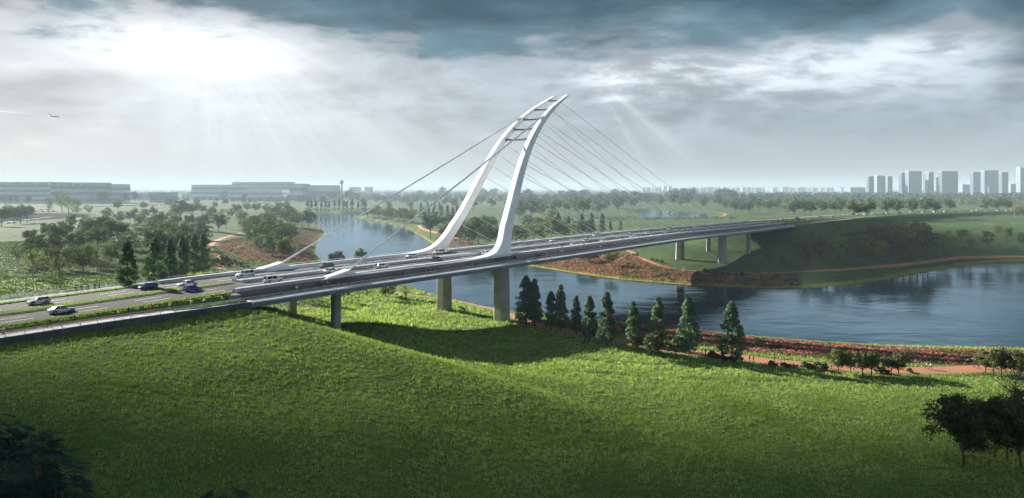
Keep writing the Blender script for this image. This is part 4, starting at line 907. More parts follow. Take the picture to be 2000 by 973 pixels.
# grass, reeds and flowers: nobody could count them
def tufts(name, label, cat, P, hgt, wid, blades, m, seed, lean=.5):
    rg = np.random.default_rng(seed); n = len(P); k = n*blades; c = np.repeat(P, blades, 0); off = rg.normal(size=(k, 2))*np.repeat(wid, blades)[:, None]*.5
    h = np.repeat(hgt, blades)*rg.uniform(.5, 1.15, k); a = rg.uniform(0, 2*np.pi, k); w = np.repeat(wid, blades)*rg.uniform(.10, .22, k)
    b0 = c + np.c_[off, np.zeros(k)]; d = np.c_[np.cos(a), np.sin(a), np.zeros(k)]; e = np.c_[-np.sin(a), np.cos(a), np.zeros(k)]
    tip = b0 + d*(h*lean*rg.uniform(.2, 1.4, k))[:, None] + np.c_[np.zeros((k, 2)), h]
    V = np.stack([b0 - e*w[:, None], b0 + e*w[:, None], tip], 1).reshape(-1, 3); o = np_mesh(name, V, np.arange(3*k).reshape(-1, 3), m); tag(o, label, cat, kind='stuff'); return o
def scatter(n, x0, x1, y0, y1, rg): return rg.uniform(x0, x1, n), rg.uniform(y0, y1, n)
def keep_lawn(x, y):
    ok = sdist(x, y, RIV) > 3
    for q in ('south', 'north'): ok &= sdist(x, y, BP[q]) > .5
    for k, w in (('south', 4.2),):
        c = PATHS[k]
        for i in range(0, len(c), 2): ok &= np.hypot(x-c[i, 0], y-c[i, 1]) > w
    s, d = road_sd(x, y); ok &= ~((np.abs(d) < 23.8) & (s < S_NEAR + 1)); ok &= ~((d < -20) & (s < -60)); return ok
rg = np.random.default_rng(77); xs_, ys_, sz = [], [], []
for y0, y1, dens, size in ((62, 90, 5.5, .30), (90, 120, 3.6, .36), (120, 160, 2.2, .44), (160, 215, 1.15, .58), (215, 330, .45, .8)):
    w = lambda y: .74*y + 8
    n = int((y1-y0)*2*w(y1)*dens); x, y = scatter(n, -w(y1), w(y1), y0, y1, rg); k = np.abs(x) < w(y)
    if y0 >= 215: k &= (x < 30)
    x, y = x[k], y[k]
    cl = np.sin(x*1.3+np.sin(y*.9)*2)*np.sin(y*1.9+np.sin(x*.7)*2) + .6*np.sin(x*.31+1)*np.sin(y*.47+2); k = cl + rg.uniform(-1.1, 1.1, len(x)) > -.35; x, y = x[k], y[k]
    k = keep_lawn(x, y); xs_.append(x[k]); ys_.append(y[k]); sz.append(np.full(k.sum(), size))
x = np.concatenate(xs_); y = np.concatenate(ys_); s_ = np.concatenate(sz)
hv = .55 + .75*(.5+.5*np.sin(x*.9+np.sin(y*.6)*2.2)*np.sin(y*1.25+np.sin(x*.5)*2.2)) + .3*rg.random(len(x))
tufts('lawn_grass', 'bright tufted grass covering the sloping lawn before the bridge', 'grass', np.c_[x, y, ground(x, y)-.02], s_*1.05*hv, s_*1.0, 7, M['grass'], 1)
print('lawn tufts', len(x))
# field grass beyond the road
x, y = scatter(60000, -330, -60, 150, 520, rg); k = (np.abs(x) < .76*y) & (sdist(x, y, RIV) > 4) & (sdist(x, y, BP['west']) > 1); x, y = x[k], y[k]; s2, d2 = road_sd(x, y); k = (d2 < -24); x, y = x[k], y[k]
tufts('field_grass', 'rough green grass on the field beyond the left road', 'grass', np.c_[x, y, ground(x, y)-.02], np.full(len(x), .5), np.full(len(x), 1.1), 4, M['field'], 2)
def bed_points(poly, n, rg, extra=None):
    lo, hi = poly.min(0), poly.max(0); x, y = scatter(n, lo[0], hi[0], lo[1], hi[1], rg); k = (sdist(x, y, poly) < 0) & (sdist(x, y, RIV) > .6)
    for q, w in (('south', 3.6), ('north', 2.2), ('west', 3), ('west2', 2.4), ('west3', 2.6)):
        c = PATHS[q]
        for i in range(0, len(c), 2): k &= np.hypot(x-c[i, 0], y-c[i, 1]) > w
    return x[k], y[k]
def clump(name, label, x, y, r, hh, per, size, m, seed):
    rg = np.random.default_rng(seed); n = len(x); D = rnd_dirs(n*per, rg); D[:, 2] = np.abs(D[:, 2]); P = np.repeat(np.c_[x, y, ground(x, y)], per, 0) + D*np.repeat(r, per)[:, None]*np.array([1, 1, hh])
    V, Fc = leaf_quads(P, D + .4*rnd_dirs(n*per, rg), size, rg, 1.2); o = np_mesh(name, V, Fc, m); tag(o, label, 'flower bed', kind='stuff'); return o
for q, n, r, per, size in (('south', 24000, .55, 9, .26), ('north', 14000, .75, 7, .42), ('west', 16000, .8, 6, .5), ('east', 900, .9, 7, .5)):
    x, y = bed_points(BP[q], n, rg); f = np.sin(x*.35+np.sin(y*.5))*np.sin(y*.55+np.sin(x*.3)*1.5) + rg.uniform(-.8, .8, len(x)); fl = f > (.05 if q in ('south', 'north') else .35)
    where = {'south': 'on the lawn side bank', 'north': 'on the far promontory', 'west': 'on the west promontory', 'east': 'beside the pylon on the east bank'}[q]
    clump('flower_bed', f'pink blossom massed in the planting {where}', x[fl], y[fl], np.full(fl.sum(), r*1.0), .75, per, size, M['flower'], 5)
    clump('ground_cover', f'low green shrubs between the pink flowers {where}', x[~fl], y[~fl], np.full((~fl).sum(), r*.9), .8, per, size, M['bush'], 6)
# yellow-green reeds at the waterline
P = []
for i in range(len(RIV)):
    a, b = RIV[i], RIV[(i+1) % len(RIV)]; L = np.hypot(*(b-a)); e = (b-a)/max(L, 1e-6)
    mid = (a+b)/2
    if mid[1] < 330 and mid[0] > -40 and mid[0] < 135: continue
    if abs(mid[0]) > .8*mid[1]: continue
    n = int(L*3.2); t = rg.random(n); w = rg.uniform(-3.4, 3.4, n); P.append(np.c_[a[0]+e[0]*L*t - e[1]*w, a[1]+e[1]*L*t + e[0]*w])
P = np.concatenate(P); k = sdist(P[:, 0], P[:, 1], RIV); P = P[(k > .2) & (k < 3.2)]
tufts('shore_grass', 'yellow-green marsh grass fringing the river banks', 'grass', np.c_[P, ground(P[:, 0], P[:, 1])-.02], np.full(len(P), .5), np.full(len(P), .9), 5, M['shore'], 3)
# verge and median turf blades
P = []
for a, b, dens in ((-226, -118, 9), (332, 560, 3)):
    n = int((b-a)*dens)
    for lo, hi, dz in ((-2.0, 2.0, .32), (13.8, 17.3, .12), (-15.2, -13.8, .22)):
        for s, d in zip(rg.uniform(a, b-9, n), rg.uniform(lo, hi, n)):
            P.append(rp(float(s), float(d), dz if lo < 10 else .26 - .18*max(0, d-15.5)))
P = np.array(P); tufts('verge_grass', 'bright turf on the median and verges of the approach roads', 'grass', P, np.full(len(P), .26), np.full(len(P), .5), 4, M['grass'], 4)

# big-leaved plants in the lower left corner
def bigleaf(L, W, n=9):
    V = []; Fc = []
    def q(*p): b = len(V); V.extend(p); Fc.append((b, b+1, b+2, b+3))
    for i in range(n):
        t0 = i/n; t1 = t0 + .72/n; w = W*math.sin(math.pi*(t0*.86+.1))**.7; zc = -.35*L*t0*t0
        for sgn in (-1, 1):
            q((0, L*t0, zc), (0, L*t1, zc), (sgn*w*.8, L*(t1+.10), zc-.22*w), (sgn*w, L*(t0+.13), zc-.30*w))
    return np.array(V), np.array(Fc)
LV, LF = bigleaf(1.0, .42)
def big_plant(u, v, h, n, rad, seed, label):
    rg = np.random.default_rng(seed); x, y, z = hit(u, v); root = empty('large_leaved_plant', (x, y, z)); V = []; Fc = []; mb = MB()
    mb.tube([(0, 0, -.3), (.1, 0, h*.5), (0, .1, h*.8)], [.16, .12, .05], 6)
    for i in range(n):
        a = rg.uniform(0, 6.28); r = rad*rg.random()**.5; zz = h*(.25 + .75*rg.random())*(1 - .35*(r/rad)**2); tilt = rg.uniform(-.5, .35); s = rg.uniform(.85, 1.5); ro = rg.normal()*.4
        yaw = a - math.pi/2 + rg.normal()*.5
        Rm = np.array((Matrix.Rotation(yaw, 3, 'Z') @ Matrix.Rotation(tilt, 3, 'X') @ Matrix.Rotation(ro, 3, 'Y')).to_3x3())
        p = np.array([r*math.cos(a), r*math.sin(a), zz]); V.append((LV*s) @ Rm.T + p); Fc.append(LF + i*len(LV))
        if i % 3 == 0: mb.tube([(0, 0, h*.25), tuple(p*[.5, .5, .75]), tuple(p)], [.05, .035, .02], 4, cap=False)
    np_mesh('foliage', np.concatenate(V), np.concatenate(Fc), M['monstera'], root); mb.build('stem', M['bark'], root); tag(root, label, 'plant', 'large-leaved plants in the lower left corner')
M['monstera'] = leafmat('large leaf', (.010, .035, .028), (.022, .065, .048), trans=.15, objvar=0, rough=.3)
for k, (u, v, h, n, r, lab) in enumerate(((10,1000,5.6,150,3.6,'tallest dark large-leaved plant in the lower left corner'),(75,985,5.2,130,3.2,'dark large-leaved plant right of the tallest one in the corner'),(-30,900,5.2,120,3.3,'dark large-leaved plant at the left edge above the corner'),
        (60,905,3.6,90,2.6,'dark large-leaved plant at the upper end of the corner clump'),(120,1010,3.0,70,2.4,'low large-leaved plant at the right end of the corner clump'),(440,985,2.0,16,1.6,'lone large-leaved plant at the bottom edge of the lawn'))): big_plant(u, v, h, n, r, 40+k, lab)
# ------------------------------------------------------------ cars
def make_car(name, kind, paint, simple=False):
    """length along +X (front), origin on the road between the axles"""
    P = {'sedan': dict(L=4.85, W=1.86, belt=.92, hood=.78, trunk=.95, roof=1.44, ws=(.95, .30), rs=(-1.05, -1.85), end=2.42),
         'hatch': dict(L=4.35, W=1.80, belt=.95, hood=.84, trunk=1.0, roof=1.48, ws=(.90, .25), rs=(-1.65, -2.02), end=2.17),
         'suv': dict(L=4.95, W=1.96, belt=1.12, hood=1.08, trunk=1.15, roof=1.84, ws=(1.05, .60), rs=(-2.05, -2.32), end=2.47)}[kind]
    root = empty(name); e = P['end']; w = P['W']/2; g = .22 if kind != 'suv' else .32
    prof = [(e, .48, .62*w, g+.05), (e-.06, .62, .80*w, g), (e-.28, P['hood']-.06, .93*w, g-.02), (e-.7, P['hood'], w*.98, g-.02), (P['ws'][0]+.02, P['belt']-.02, w, g), (0, P['belt'], w, g), (P['rs'][0]+.1, P['belt']+.02, w, g), (P['rs'][1]-.02, P['trunk'], .97*w, g), (-e+.22, P['trunk']-.03, .92*w, g), (-e+.04, P['trunk']-.14, .82*w, g+.02), (-e, .60, .70*w, g+.08)]
    mb = MB(); rings = []
    for x, zt, hw, zb in prof:
        rings.append([(x, -hw*.86, zb), (x, -hw, zb+.16), (x, -hw, (zb+zt)/2+.08), (x, -hw*.93, zt-.07), (x, -hw*.80, zt), (x, hw*.80, zt), (x, hw*.93, zt-.07), (x, hw, (zb+zt)/2+.08), (x, hw, zb+.16), (x, hw*.86, zb)])
    mb.loft(rings); body = mb.build('body', paint, root, smooth=True)
    # greenhouse: glass all round with body-coloured roof and pillars
    b = P['belt']-.03; r = P['roof']; x0, x1 = P['ws']; x3, x2 = P['rs'][1], P['rs'][0]
    def ring(x, z, hw): return [(x, -hw, z), (x, hw, z)]
    low = [(x0, -.80*w), (x0, .80*w), (x3, .80*w), (x3, -.80*w)]; wr = .66*w; hi = [(x1, -wr), (x1, wr), (x2, wr), (x2, -wr)]
    lo2 = [(x0, -.90*w), (x0, .90*w), (x3, .88*w), (x3, -.88*w)]
    mb = MB(); mb.loft([[(x, y, b) for x, y in lo2], [(x, y, r-.05) for x, y in hi]]); mb.build('window', M['car_glass'], root)
    mb = MB(); ro = [(x1+.06, -wr-.03), (x1+.06, wr+.03), (x2-.06, wr+.03), (x2-.06, -wr-.03)]
    mb.loft([[(x, y, r-.06) for x, y in ro], [(x*.99, y*.96, r-.015) for x, y in ro], [(x*.9, y*.85, r+.01) for x, y in ro]]); mb.build('roof', paint, root, smooth=False)
    if not simple:
        mb = MB()
        for sy in (-1, 1):
            for (xa, xb) in ((x0, x1), (x3, x2), ((x0+x3)*.5-.05, (x1+x2)*.5-.05)): mb.tube([(xa, sy*.885*w, b), (xb, sy*(wr+.015), r-.04)], .035 if xa not in (x3,) or kind == 'sedan' else .10, 4)
        mb.build('pillar', paint, root)
    ax = (P['L']*.5 - .85, -(P['L']*.5 - .90)); rad = .34 if kind != 'suv' else .40
    for x in ax:
        for sy in (-1, 1):
            if simple:
                mb = MB(); mb.tube([(x, sy*(w-.2), rad), (x, sy*(w+.02), rad)], rad, 10); mb.build('wheel', M['tyre'], root)
            else:
                wh = empty('wheel', (x, sy*(w-.10), rad)); wh.parent = root
                mb = MB(); mb.tube([(0, -sy*.12, 0), (0, sy*.11, 0)], rad, 18); mb.build('tyre', M['tyre'], wh)
                mb = MB(); mb.tube([(0, sy*.09, 0), (0, sy*.125, 0)], rad*.62, 12); mb.build('rim', M['rim'], wh)
                mb = MB(); n = 12
                mb.loft([[(x + (rad+.07)*math.cos(t), sy*(w+q), rad + (rad+.07)*math.sin(t)) for t in np.linspace(-.2, math.pi+.2, n)] for q in (-.06, .008)], closed=False, cap=False)
                pts = [(x + (rad+.07)*math.cos(t), sy*(w+.008), rad + (rad+.07)*math.sin(t)) for t in np.linspace(-.35, math.pi+.35, n)]
                mb = MB(); mb.add(pts + [(x, sy*(w+.006), rad*.5)], [(i, i+1, n) for i in range(n-1)]); mb.build('wheel_arch', M['tyre'], root)
    if not simple:
        for sy in (-1, 1):
            mb = MB(); mb.loft([[(e-.02-q*.3, sy*(.44*w+q*.42*w), .56), (e-.10-q*.3, sy*(.44*w+q*.42*w), .68)] for q in (0, .5, 1)], closed=False, cap=False)
            zf = P['hood']-.22; mb = MB(); mb.box(e-.34, e-.02, *sorted((sy*.50*w, sy*.80*w)), zf, zf+.15); mb.build('headlight', M['lamp_clear'], root)
            zt = P['trunk']-.30; mb = MB(); mb.box(-e+.0, -e+.20, *sorted((sy*.50*w, sy*.86*w)), zt, zt+.15 if kind != 'suv' else zt+.22); mb.build('tail_light', M['lamp_red'], root)
            mb = MB(); mb.box(x0-.28, x0-.12, *sorted((sy*w*.95, sy*(w*.95+.20))), b, b+.14); mb.build('side_mirror', paint, root)
        mb = MB(); mb.box(e-.06, e+.012, -.42*w, .42*w, .36, .56); mb.build('grille', M['car_glass'], root)
    for o in [root] + list(root.children_recursive): KIDS[o.name] = list(o.children)
    return root
CARP = {}; CARUSED = set()
PAINT = {'white': 'car_white', 'blue': 'car_blue', 'grey': 'car_grey', 'silver': 'car_silver'}
def car(kind, colour, simple):
    k = (kind, colour, simple)
    if k not in CARP: CARP[k] = make_car({'sedan': 'sedan_car', 'hatch': 'hatchback_car', 'suv': 'suv_car'}[kind], kind, M[PAINT[colour]], simple)
    p = CARP[k]
    if p.name in CARUSED: return copy_tree(p)
    CARUSED.add(p.name); return p
KN = {'sedan': 'saloon car', 'hatch': 'hatchback car', 'suv': 'off-road car'}
def put_car(kind, colour, u, d, label, v=None):
    s = s_at(u, d); z = .008; o = car(kind, colour, u > 1390); o.location = rp(s, d, z); o.rotation_euler = (0, 0, heading(s) + (0 if d > 0 else math.pi)); tag(o, label, 'car', 'cars driving on the bridge road'); return o
near_cars = [('hatch','white',75,-8.0,'white hatchback car farthest left on the far carriageway'),('sedan','white',120,8.0,'white saloon car nearest the viewer on the left approach'),('hatch','blue',289,-8.2,'blue hatchback car on the far carriageway beside the grass median'),
 ('hatch','blue',376,4.3,'blue hatchback car on the near carriageway beside the grass median'),('sedan','white',365,-4.4,'white saloon car just behind the two blue cars'),('suv','white',479,-8.0,'white off-road car on the far carriageway left of the far anchor'),
 ('suv','white',533,8.2,'white off-road car behind the near side barrier'),('sedan','grey',638,-8.2,'dark grey saloon car beside the far backstay anchor'),('sedan','white',648,4.3,'white saloon car behind the near backstay anchor'),
 ('hatch','white',745,7.0,'white hatchback car between near anchor and near pylon leg'),('sedan','white',803,-8.2,'white saloon car on the far lanes in front of the far pylon leg'),('sedan','grey',853,5.4,'dark grey saloon car on the near lanes left of the near pylon leg'),
 ('suv','white',857,-9.6,'white off-road car at the foot of the far pylon leg'),('hatch','white',951,5.5,'white car half hidden behind the near pylon leg')]
for k, c, u, d, lab in near_cars: put_car(k, c, u, d, lab)
far_cars = [('sedan','white',1080,-7.6),('sedan','white',1122,10.4),('sedan','white',1145,3.9),('sedan','white',1179,10.0),('suv','white',1164,-9.0),('suv','white',1231,3.9),('sedan','white',1236,9.3),('sedan','white',1266,4.0),('hatch','blue',1272,-4.0),('suv','white',1307,-8.5),
 ('suv','white',1308,5.3),('sedan','white',1338,4.2),('sedan','white',1359,-7.6),('sedan','white',1449,5.2),('suv','grey',1458,-4.0),('suv','white',1503,6.0),('hatch','white',1527,-6.5),('hatch','blue',1560,5.6),('sedan','white',1581,8.3),
 ('suv','grey',1557,-8.0),('sedan','silver',1599,-8.5),('sedan','grey',1604,-4.2),('suv','white',1625,6.5),('suv','grey',1666,-4.2),('sedan','white',1675,-8.2),('sedan','white',1689,-8.2),('sedan','white',1690,6.0),('sedan','white',1705,4.2),('sedan','grey',1727,8.0),('sedan','white',1733,4.0),('suv','grey',1757,6.0),
 ('sedan','white',1780,-6.0),('sedan','white',1803,5.0),('hatch','silver',1825,-8.2),('suv','white',1826,6.5),('suv','white',1846,5.0),('hatch','blue',1864,6.0),('sedan','silver',1877,-4.5),('sedan','white',1900,6.0),('sedan','white',1909,-5.0),('sedan','white',1928,5.0),('sedan','white',1950,4.0),('sedan','white',1968,8.0),('sedan','grey',1985,-4)]
far_cars.sort(key=lambda q: q[2]); cnt = {}
for k, c, u, d in far_cars:
    place = 'on the main span' if u < 1480 else 'past the bridge' if u < 1660 else 'on the far road'
    side = 'near' if d > 0 else 'far'; key = (k, c, place, side); cnt[key] = cnt.get(key, 0) + 1
    tot = sum(1 for q in far_cars if q[0] == k and q[1] == c and ('on the main span' if q[2] < 1480 else 'past the bridge' if q[2] < 1660 else 'on the far road') == place and ('near' if q[3] > 0 else 'far') == side)
    lab = f'{c} {KN[k]} in the {side} lanes {place}' + (f', {ordw(cnt[key])} from the left' if tot > 1 else '')
    put_car(k, c, u, d, lab)
# parked cars far left
rg = np.random.default_rng(12); lots = []
for v, us in ((437,(3,16,27)),(433,(8,22,33,41,60)),(428,(30,48,56,64,75)),(422,(52,62,70,82,90)),(417,(60,72,84,95,103)),(413,(66,80,92,98))):
    for u in us: lots.append((u, v - u*.03))
for u in range(186, 330, 8): lots.append((u, 404.2 - (u-186)*.02))
lots.sort()
for i, (u, v) in enumerate(lots):
    x, y, z = hit(u, v); c = ('white', 'silver', 'grey', 'silver', 'white')[int(rg.integers(0, 5))]; o = car('sedan', c, True); o.location = (x, y, z+.13); o.rotation_euler = (0, 0, .5 + (math.pi if rg.random() < .5 else 0))
    tag(o, f'small {c} car parked in the hazy lots on the left, {ordw(i+1)} from left', 'car', 'parked cars in the hazy lots on the left')
    o.name = 'parked_car'

# ------------------------------------------------------------ people
def cloth(name, c): return mat(name, c, .85, spec=.15)
CL = {'black': (.02, .02, .022), 'white': (.62, .62, .60), 'grey': (.16, .17, .18), 'red': (.38, .04, .04), 'blue': (.05, .10, .30), 'green': (.06, .16, .08), 'brown': (.13, .07, .04), 'pink': (.50, .12, .22), 'tan': (.35, .26, .17), 'navy': (.02, .03, .07)}
for k, c in CL.items(): M['c_'+k] = cloth(k + ' cloth', c)
M['skin'] = mat('skin', (.42, .25, .18), .6); M['hair'] = mat('dark hair', (.02, .015, .012), .6)
def body_mesh(pose, seed):
    """one skinned, tapering body; height about 1.75 m, facing +X"""
    st = {'walk': .30, 'stand': .03, 'stride': .42, 'ride': 0}[pose]; k = 1
    V = {'pel': (0, 0, .94), 'w': (0, 0, 1.10), 'ch': (.01, 0, 1.30), 'nk': (.01, 0, 1.47), 'hd': (.03, 0, 1.56), 'ht': (.03, 0, 1.68),
         'hl': (0, .09, .90), 'hr': (0, -.09, .90)}
    if pose == 'ride':
        V.update(pel=(-.15, 0, .98), w=(-.05, 0, 1.12), ch=(.10, 0, 1.32), nk=(.18, 0, 1.46), hd=(.24, 0, 1.55), ht=(.25, 0, 1.67), hl=(-.12, .09, .94), hr=(-.12, -.09, .94),
                 kl=(.22, .11, .72), kr=(.20, -.11, .90), fl=(.05, .12, .34), fr=(.06, -.12, .52), tl=(.22, .12, .30), tr=(.24, -.12, .48), sl=(.12, .19, 1.38), sr=(.12, -.19, 1.38), el=(.30, .24, 1.18), er=(.30, -.24, 1.18), al=(.50, .22, 1.08), ar=(.50, -.22, 1.08))
    else:
        V.update(kl=(st*.55, .10, .50), kr=(-st*.25, -.10, .50), fl=(st, .10, .08), fr=(-st, -.10, .10 if st > .1 else .08), tl=(st+.17, .11, .04), tr=(-st+.15, -.11, .04),
                 sl=(.0, .19, 1.40), sr=(.0, -.19, 1.40), el=(-st*.35, .25, 1.14), er=(st*.35, -.25, 1.14), al=(-st*.55+.08, .26, .90), ar=(st*.75+.08, -.26, .92))
    E_ = [('pel','w'),('w','ch'),('ch','nk'),('nk','hd'),('hd','ht'),('pel','hl'),('pel','hr'),('hl','kl'),('hr','kr'),('kl','fl'),('kr','fr'),('fl','tl'),('fr','tr'),('ch','sl'),('ch','sr'),('sl','el'),('sr','er'),('el','al'),('er','ar')]
    R = dict(pel=.145, w=.13, ch=.155, nk=.065, hd=.095, ht=.075, hl=.10, hr=.10, kl=.068, kr=.068, fl=.048, fr=.048, tl=.04, tr=.04, sl=.07, sr=.07, el=.048, er=.048, al=.038, ar=.038)
    names = list(V); me = bpy.data.meshes.new('person'); me.from_pydata([V[n] for n in names], [(names.index(a), names.index(b)) for a, b in E_], [])
    o = bpy.data.objects.new('person', me); COL.objects.link(o); md = o.modifiers.new('skin', 'SKIN'); md.use_smooth_shade = True
    for i, n in enumerate(names): me.skin_vertices[0].data[i].radius = (R[n], R[n]); me.skin_vertices[0].data[i].use_root = (n == 'pel')
    s2 = o.modifiers.new('sub', 'SUBSURF'); s2.levels = 1; s2.render_levels = 1
    dg = bpy.context.evaluated_depsgraph_get(); m2 = bpy.data.meshes.new_from_object(o.evaluated_get(dg)); bpy.data.objects.remove(o)
    m2.materials.clear()
    for q in ('skin', 'c_black', 'c_navy'): m2.materials.append(M[q])
    arms = [Vector(V['al']), Vector(V['ar'])]; legs = pose
    for p in m2.polygons:
        c = p.center
        if c.z > 1.46 + (0 if pose != 'ride' else .0): mi = 0
        elif min((c-a).length for a in arms) < .10: mi = 0
        elif pose == 'ride': mi = 1 if c.z > 1.02 and c.x < .6 else 2
        else: mi = 2 if (c.z < .98 and abs(c.y) < .20) else 1
        p.material_index = mi
    return m2, V
PB = {p: body_mesh(p, 1) for p in ('walk', 'stand', 'stride', 'ride')}
def hair_mesh(V):
    mb = MB(); hx, hy, hz = V['hd']; rings = []
    for i, (dz, r) in enumerate(((-.05, .088), (.02, .104), (.08, .104), (.13, .088), (.165, .05))):
        rings.append([(hx-.022 + r*math.cos(t)*(1.0 if math.cos(t) < 0 else (.55 if i < 2 else .95)), hy + r*math.sin(t), hz+dz) for t in np.linspace(0, 2*math.pi, 10, endpoint=False)])
    mb.loft(rings); o = mb.build('hair', M['hair'], smooth=True); me = o.data; bpy.data.objects.remove(o); return me
HM = {p: hair_mesh(PB[p][1]) for p in PB}
PLIST = []
def person(pose, top, bottom, loc, rz, scale=1.0):
    o = bpy.data.objects.new('person', PB[pose][0]); COL.objects.link(o); o.location = loc; o.rotation_euler = (0, 0, rz); o.scale = (scale,)*3
    for i, m in ((1, top), (2, bottom)): o.material_slots[i].link = 'OBJECT'; o.material_slots[i].material = M['c_'+m]
    h = bpy.data.objects.new('hair', HM[pose]); COL.objects.link(h); h.parent = o; return o
rg = np.random.default_rng(3); TOPS = ['black','white','grey','red','blue','green','brown','tan','pink','navy']; PZ = {}
def on_walk(u, d, top=None, bottom=None, pose=None, back=None, zone='', far=False):
    s = s_at(u, d); p = rp(s, d, woff(s)+.05); pose = pose or ('walk', 'stand', 'stride')[int(rg.integers(0, 3))]; top = top or TOPS[int(rg.integers(0, 10))]; bottom = bottom or ('black', 'navy', 'grey', 'tan')[int(rg.integers(0, 4))]
    o = person(pose, top, bottom, p, heading(s) + (math.pi if (back if back is not None else rg.random() < .5) else 0) + rg.normal()*.15, float(rg.uniform(.95, 1.05))); PZ.setdefault(zone, []).append((u, top, bottom, pose, o)); return o
A1 = 'on the left approach footway'
for u, d, t, b, ps, bk in ((7,20.6,'white','black','walk',True),(97,19.8,'black','black','stride',True),(118,19.9,'grey','navy','stand',False),(145,18.6,'black','black','walk',True),(231,19.6,'white','black','walk',True),(251,18.9,'black','black','stride',True),(279,18.6,'navy','navy','stand',True),(295,18.7,'red','red','stand',True),(331,18.9,'white','grey','stand',True),(373,18.5,'white','tan','stand',False),(434,19.2,'white','grey','walk',True),(442,18.6,'black','black','stand',True)): on_walk(u, d, t, b, ps, bk, A1)
A2 = 'on the near footway before the pylon'
for u, d, t in ((580,19,'white'),(626,18.6,'brown'),(633,18.8,'brown'),(640,19,'red'),(647,18.5,'black'),(660,18.5,'black'),(683,18.6,'green'),(700,18.9,'pink'),(816,18.4,'grey'),(832,18.6,'tan'),(837,18.6,'brown'),(842,18.7,'green'),(852,18.4,'brown'),(859,18.3,'tan'),(928,18.5,'grey'),(933,19.4,'brown'),(938,18.6,'tan'),(990,18.5,'black'),(995,18.8,'grey'),(1003,18.5,'navy'),(1007,18.8,'black')): on_walk(u, d, t, None, None, None, A2)
A3 = 'on the main span footway'
for u in (1052,1056,1069,1072,1087,1095,1098,1133,1139,1161,1167,1172,1179,1192,1197,1223,1231,1234,1264,1268,1273,1281,1285,1373,1377,1380,1383): on_walk(u, 18.4 + rg.uniform(0, 1.6), zone=A3)
A4 = 'on the far footway'
for u in (617,622,628,634,652,659,674,681,688,1176,1150,1104,1060,1016,964): on_walk(u, -19.5 - rg.uniform(0, 1.5), zone=A4)
A5 = 'on the field side path'
for u, t in ((148,'red'),(159,'brown'),(172,'tan'),(185,'navy'),(194,'red')):
    s = s_at(u, -18); o = person('walk', t, 'navy', rp(s, -18, .06), heading(s), 1.0); PZ.setdefault(A5, []).append((u, t, 'navy', 'walk', o))
def on_ground(u, v, zone, t=None, pose=None, sc_=1.0):
    x, y, z = hit(u, v); t = t or TOPS[int(rg.integers(0, 10))]; b = ('black', 'navy', 'grey', 'tan')[int(rg.integers(0, 4))]; pose = pose or ('walk', 'stand', 'stride')[int(rg.integers(0, 3))]
    o = person(pose, t, b, (x, y, z+.07), float(rg.choice([-.45, 2.7]) + rg.normal()*.3), sc_); PZ.setdefault(zone, []).append((u, t, b, pose, o)); return o
B1 = 'on the riverside path'
for u, v, t in ((1371,694,'tan'),(1378,694,'black'),(1388,696,'brown'),(1464,707,'black'),(1472,708,'black'),(1513,708.5,'black'),(1519,708,'red'),(1524,709,'white'),(1532,711,'tan'),(1615,719,'black'),(1624,722,'green'),(1801,721,'black'),(1810,722,'white'),(1818,722,'white'),(1903,719,'black'),(1911,721,'black'),(1974,707,'red')): on_ground(u, v, B1, t)
B2 = 'on the path beside the big pier'
for u, v in ((893,593),(909,591),(918,591),(824,577),(832,575)): on_ground(u, v, B2, 'black')
B3 = 'on the promontory path'
for u, v, t in ((1231,492,'black'),(1236,492,'tan'),(1251,504,'brown'),(1254,504.5,'brown'),(1257,505,'tan'),(1299,521,'black'),(1302,521.5,'white'),(1336,527.5,'white'),(1339,528,'black'),(1409,531,'red'),(1455,533,'pink'),(1479,533.5,'black'),(1788,514,None),(1793,513.5,'navy'),(1798,513,'white'),(1808,512,None),(1815,511,'tan'),(1823,510.5,None),(1873,504,'red'),(1876,504,None),(1990,502,None)): on_ground(u, v, B3, t)
B4 = 'on the west bank path'
for u, v in ((413,516),(416,518),(420,519),(424,520),(431,524),(434,529),(437,532),(433,540),(438,541),(454,540),(466,538),(424,497),(428,498),(411,486),(407,478),(436,466),(441,464),(445,463),(449,461)): on_ground(u, v, B4)
B5 = 'sitting out on the open slope at the right'
for u, v in ((1924,440),(1928,440),(1932,440.5),(1937,441)): on_ground(u, v, B5, 'white', 'stand')
for u, v in ((823,446),(827,447),(831,448.5)): on_ground(u, v, 'on the east bank path', 'black')
for zone, L in PZ.items():
    L.sort(key=lambda q: q[0]); n = len(L); z2 = zone.replace('sitting out ', '')
    for i, (u, t, b, ps, o) in enumerate(L):
        act = {'walk': 'walking', 'stride': 'striding', 'stand': 'standing', 'ride': 'riding'}[ps]; w = '' if n == 1 else ', leftmost' if i == 0 else ', rightmost' if i == n-1 else f', {ordw(i+1)} from left'
        tag(o, f'person in {t} top {act} {z2}{w}', 'person', f'people {z2}')
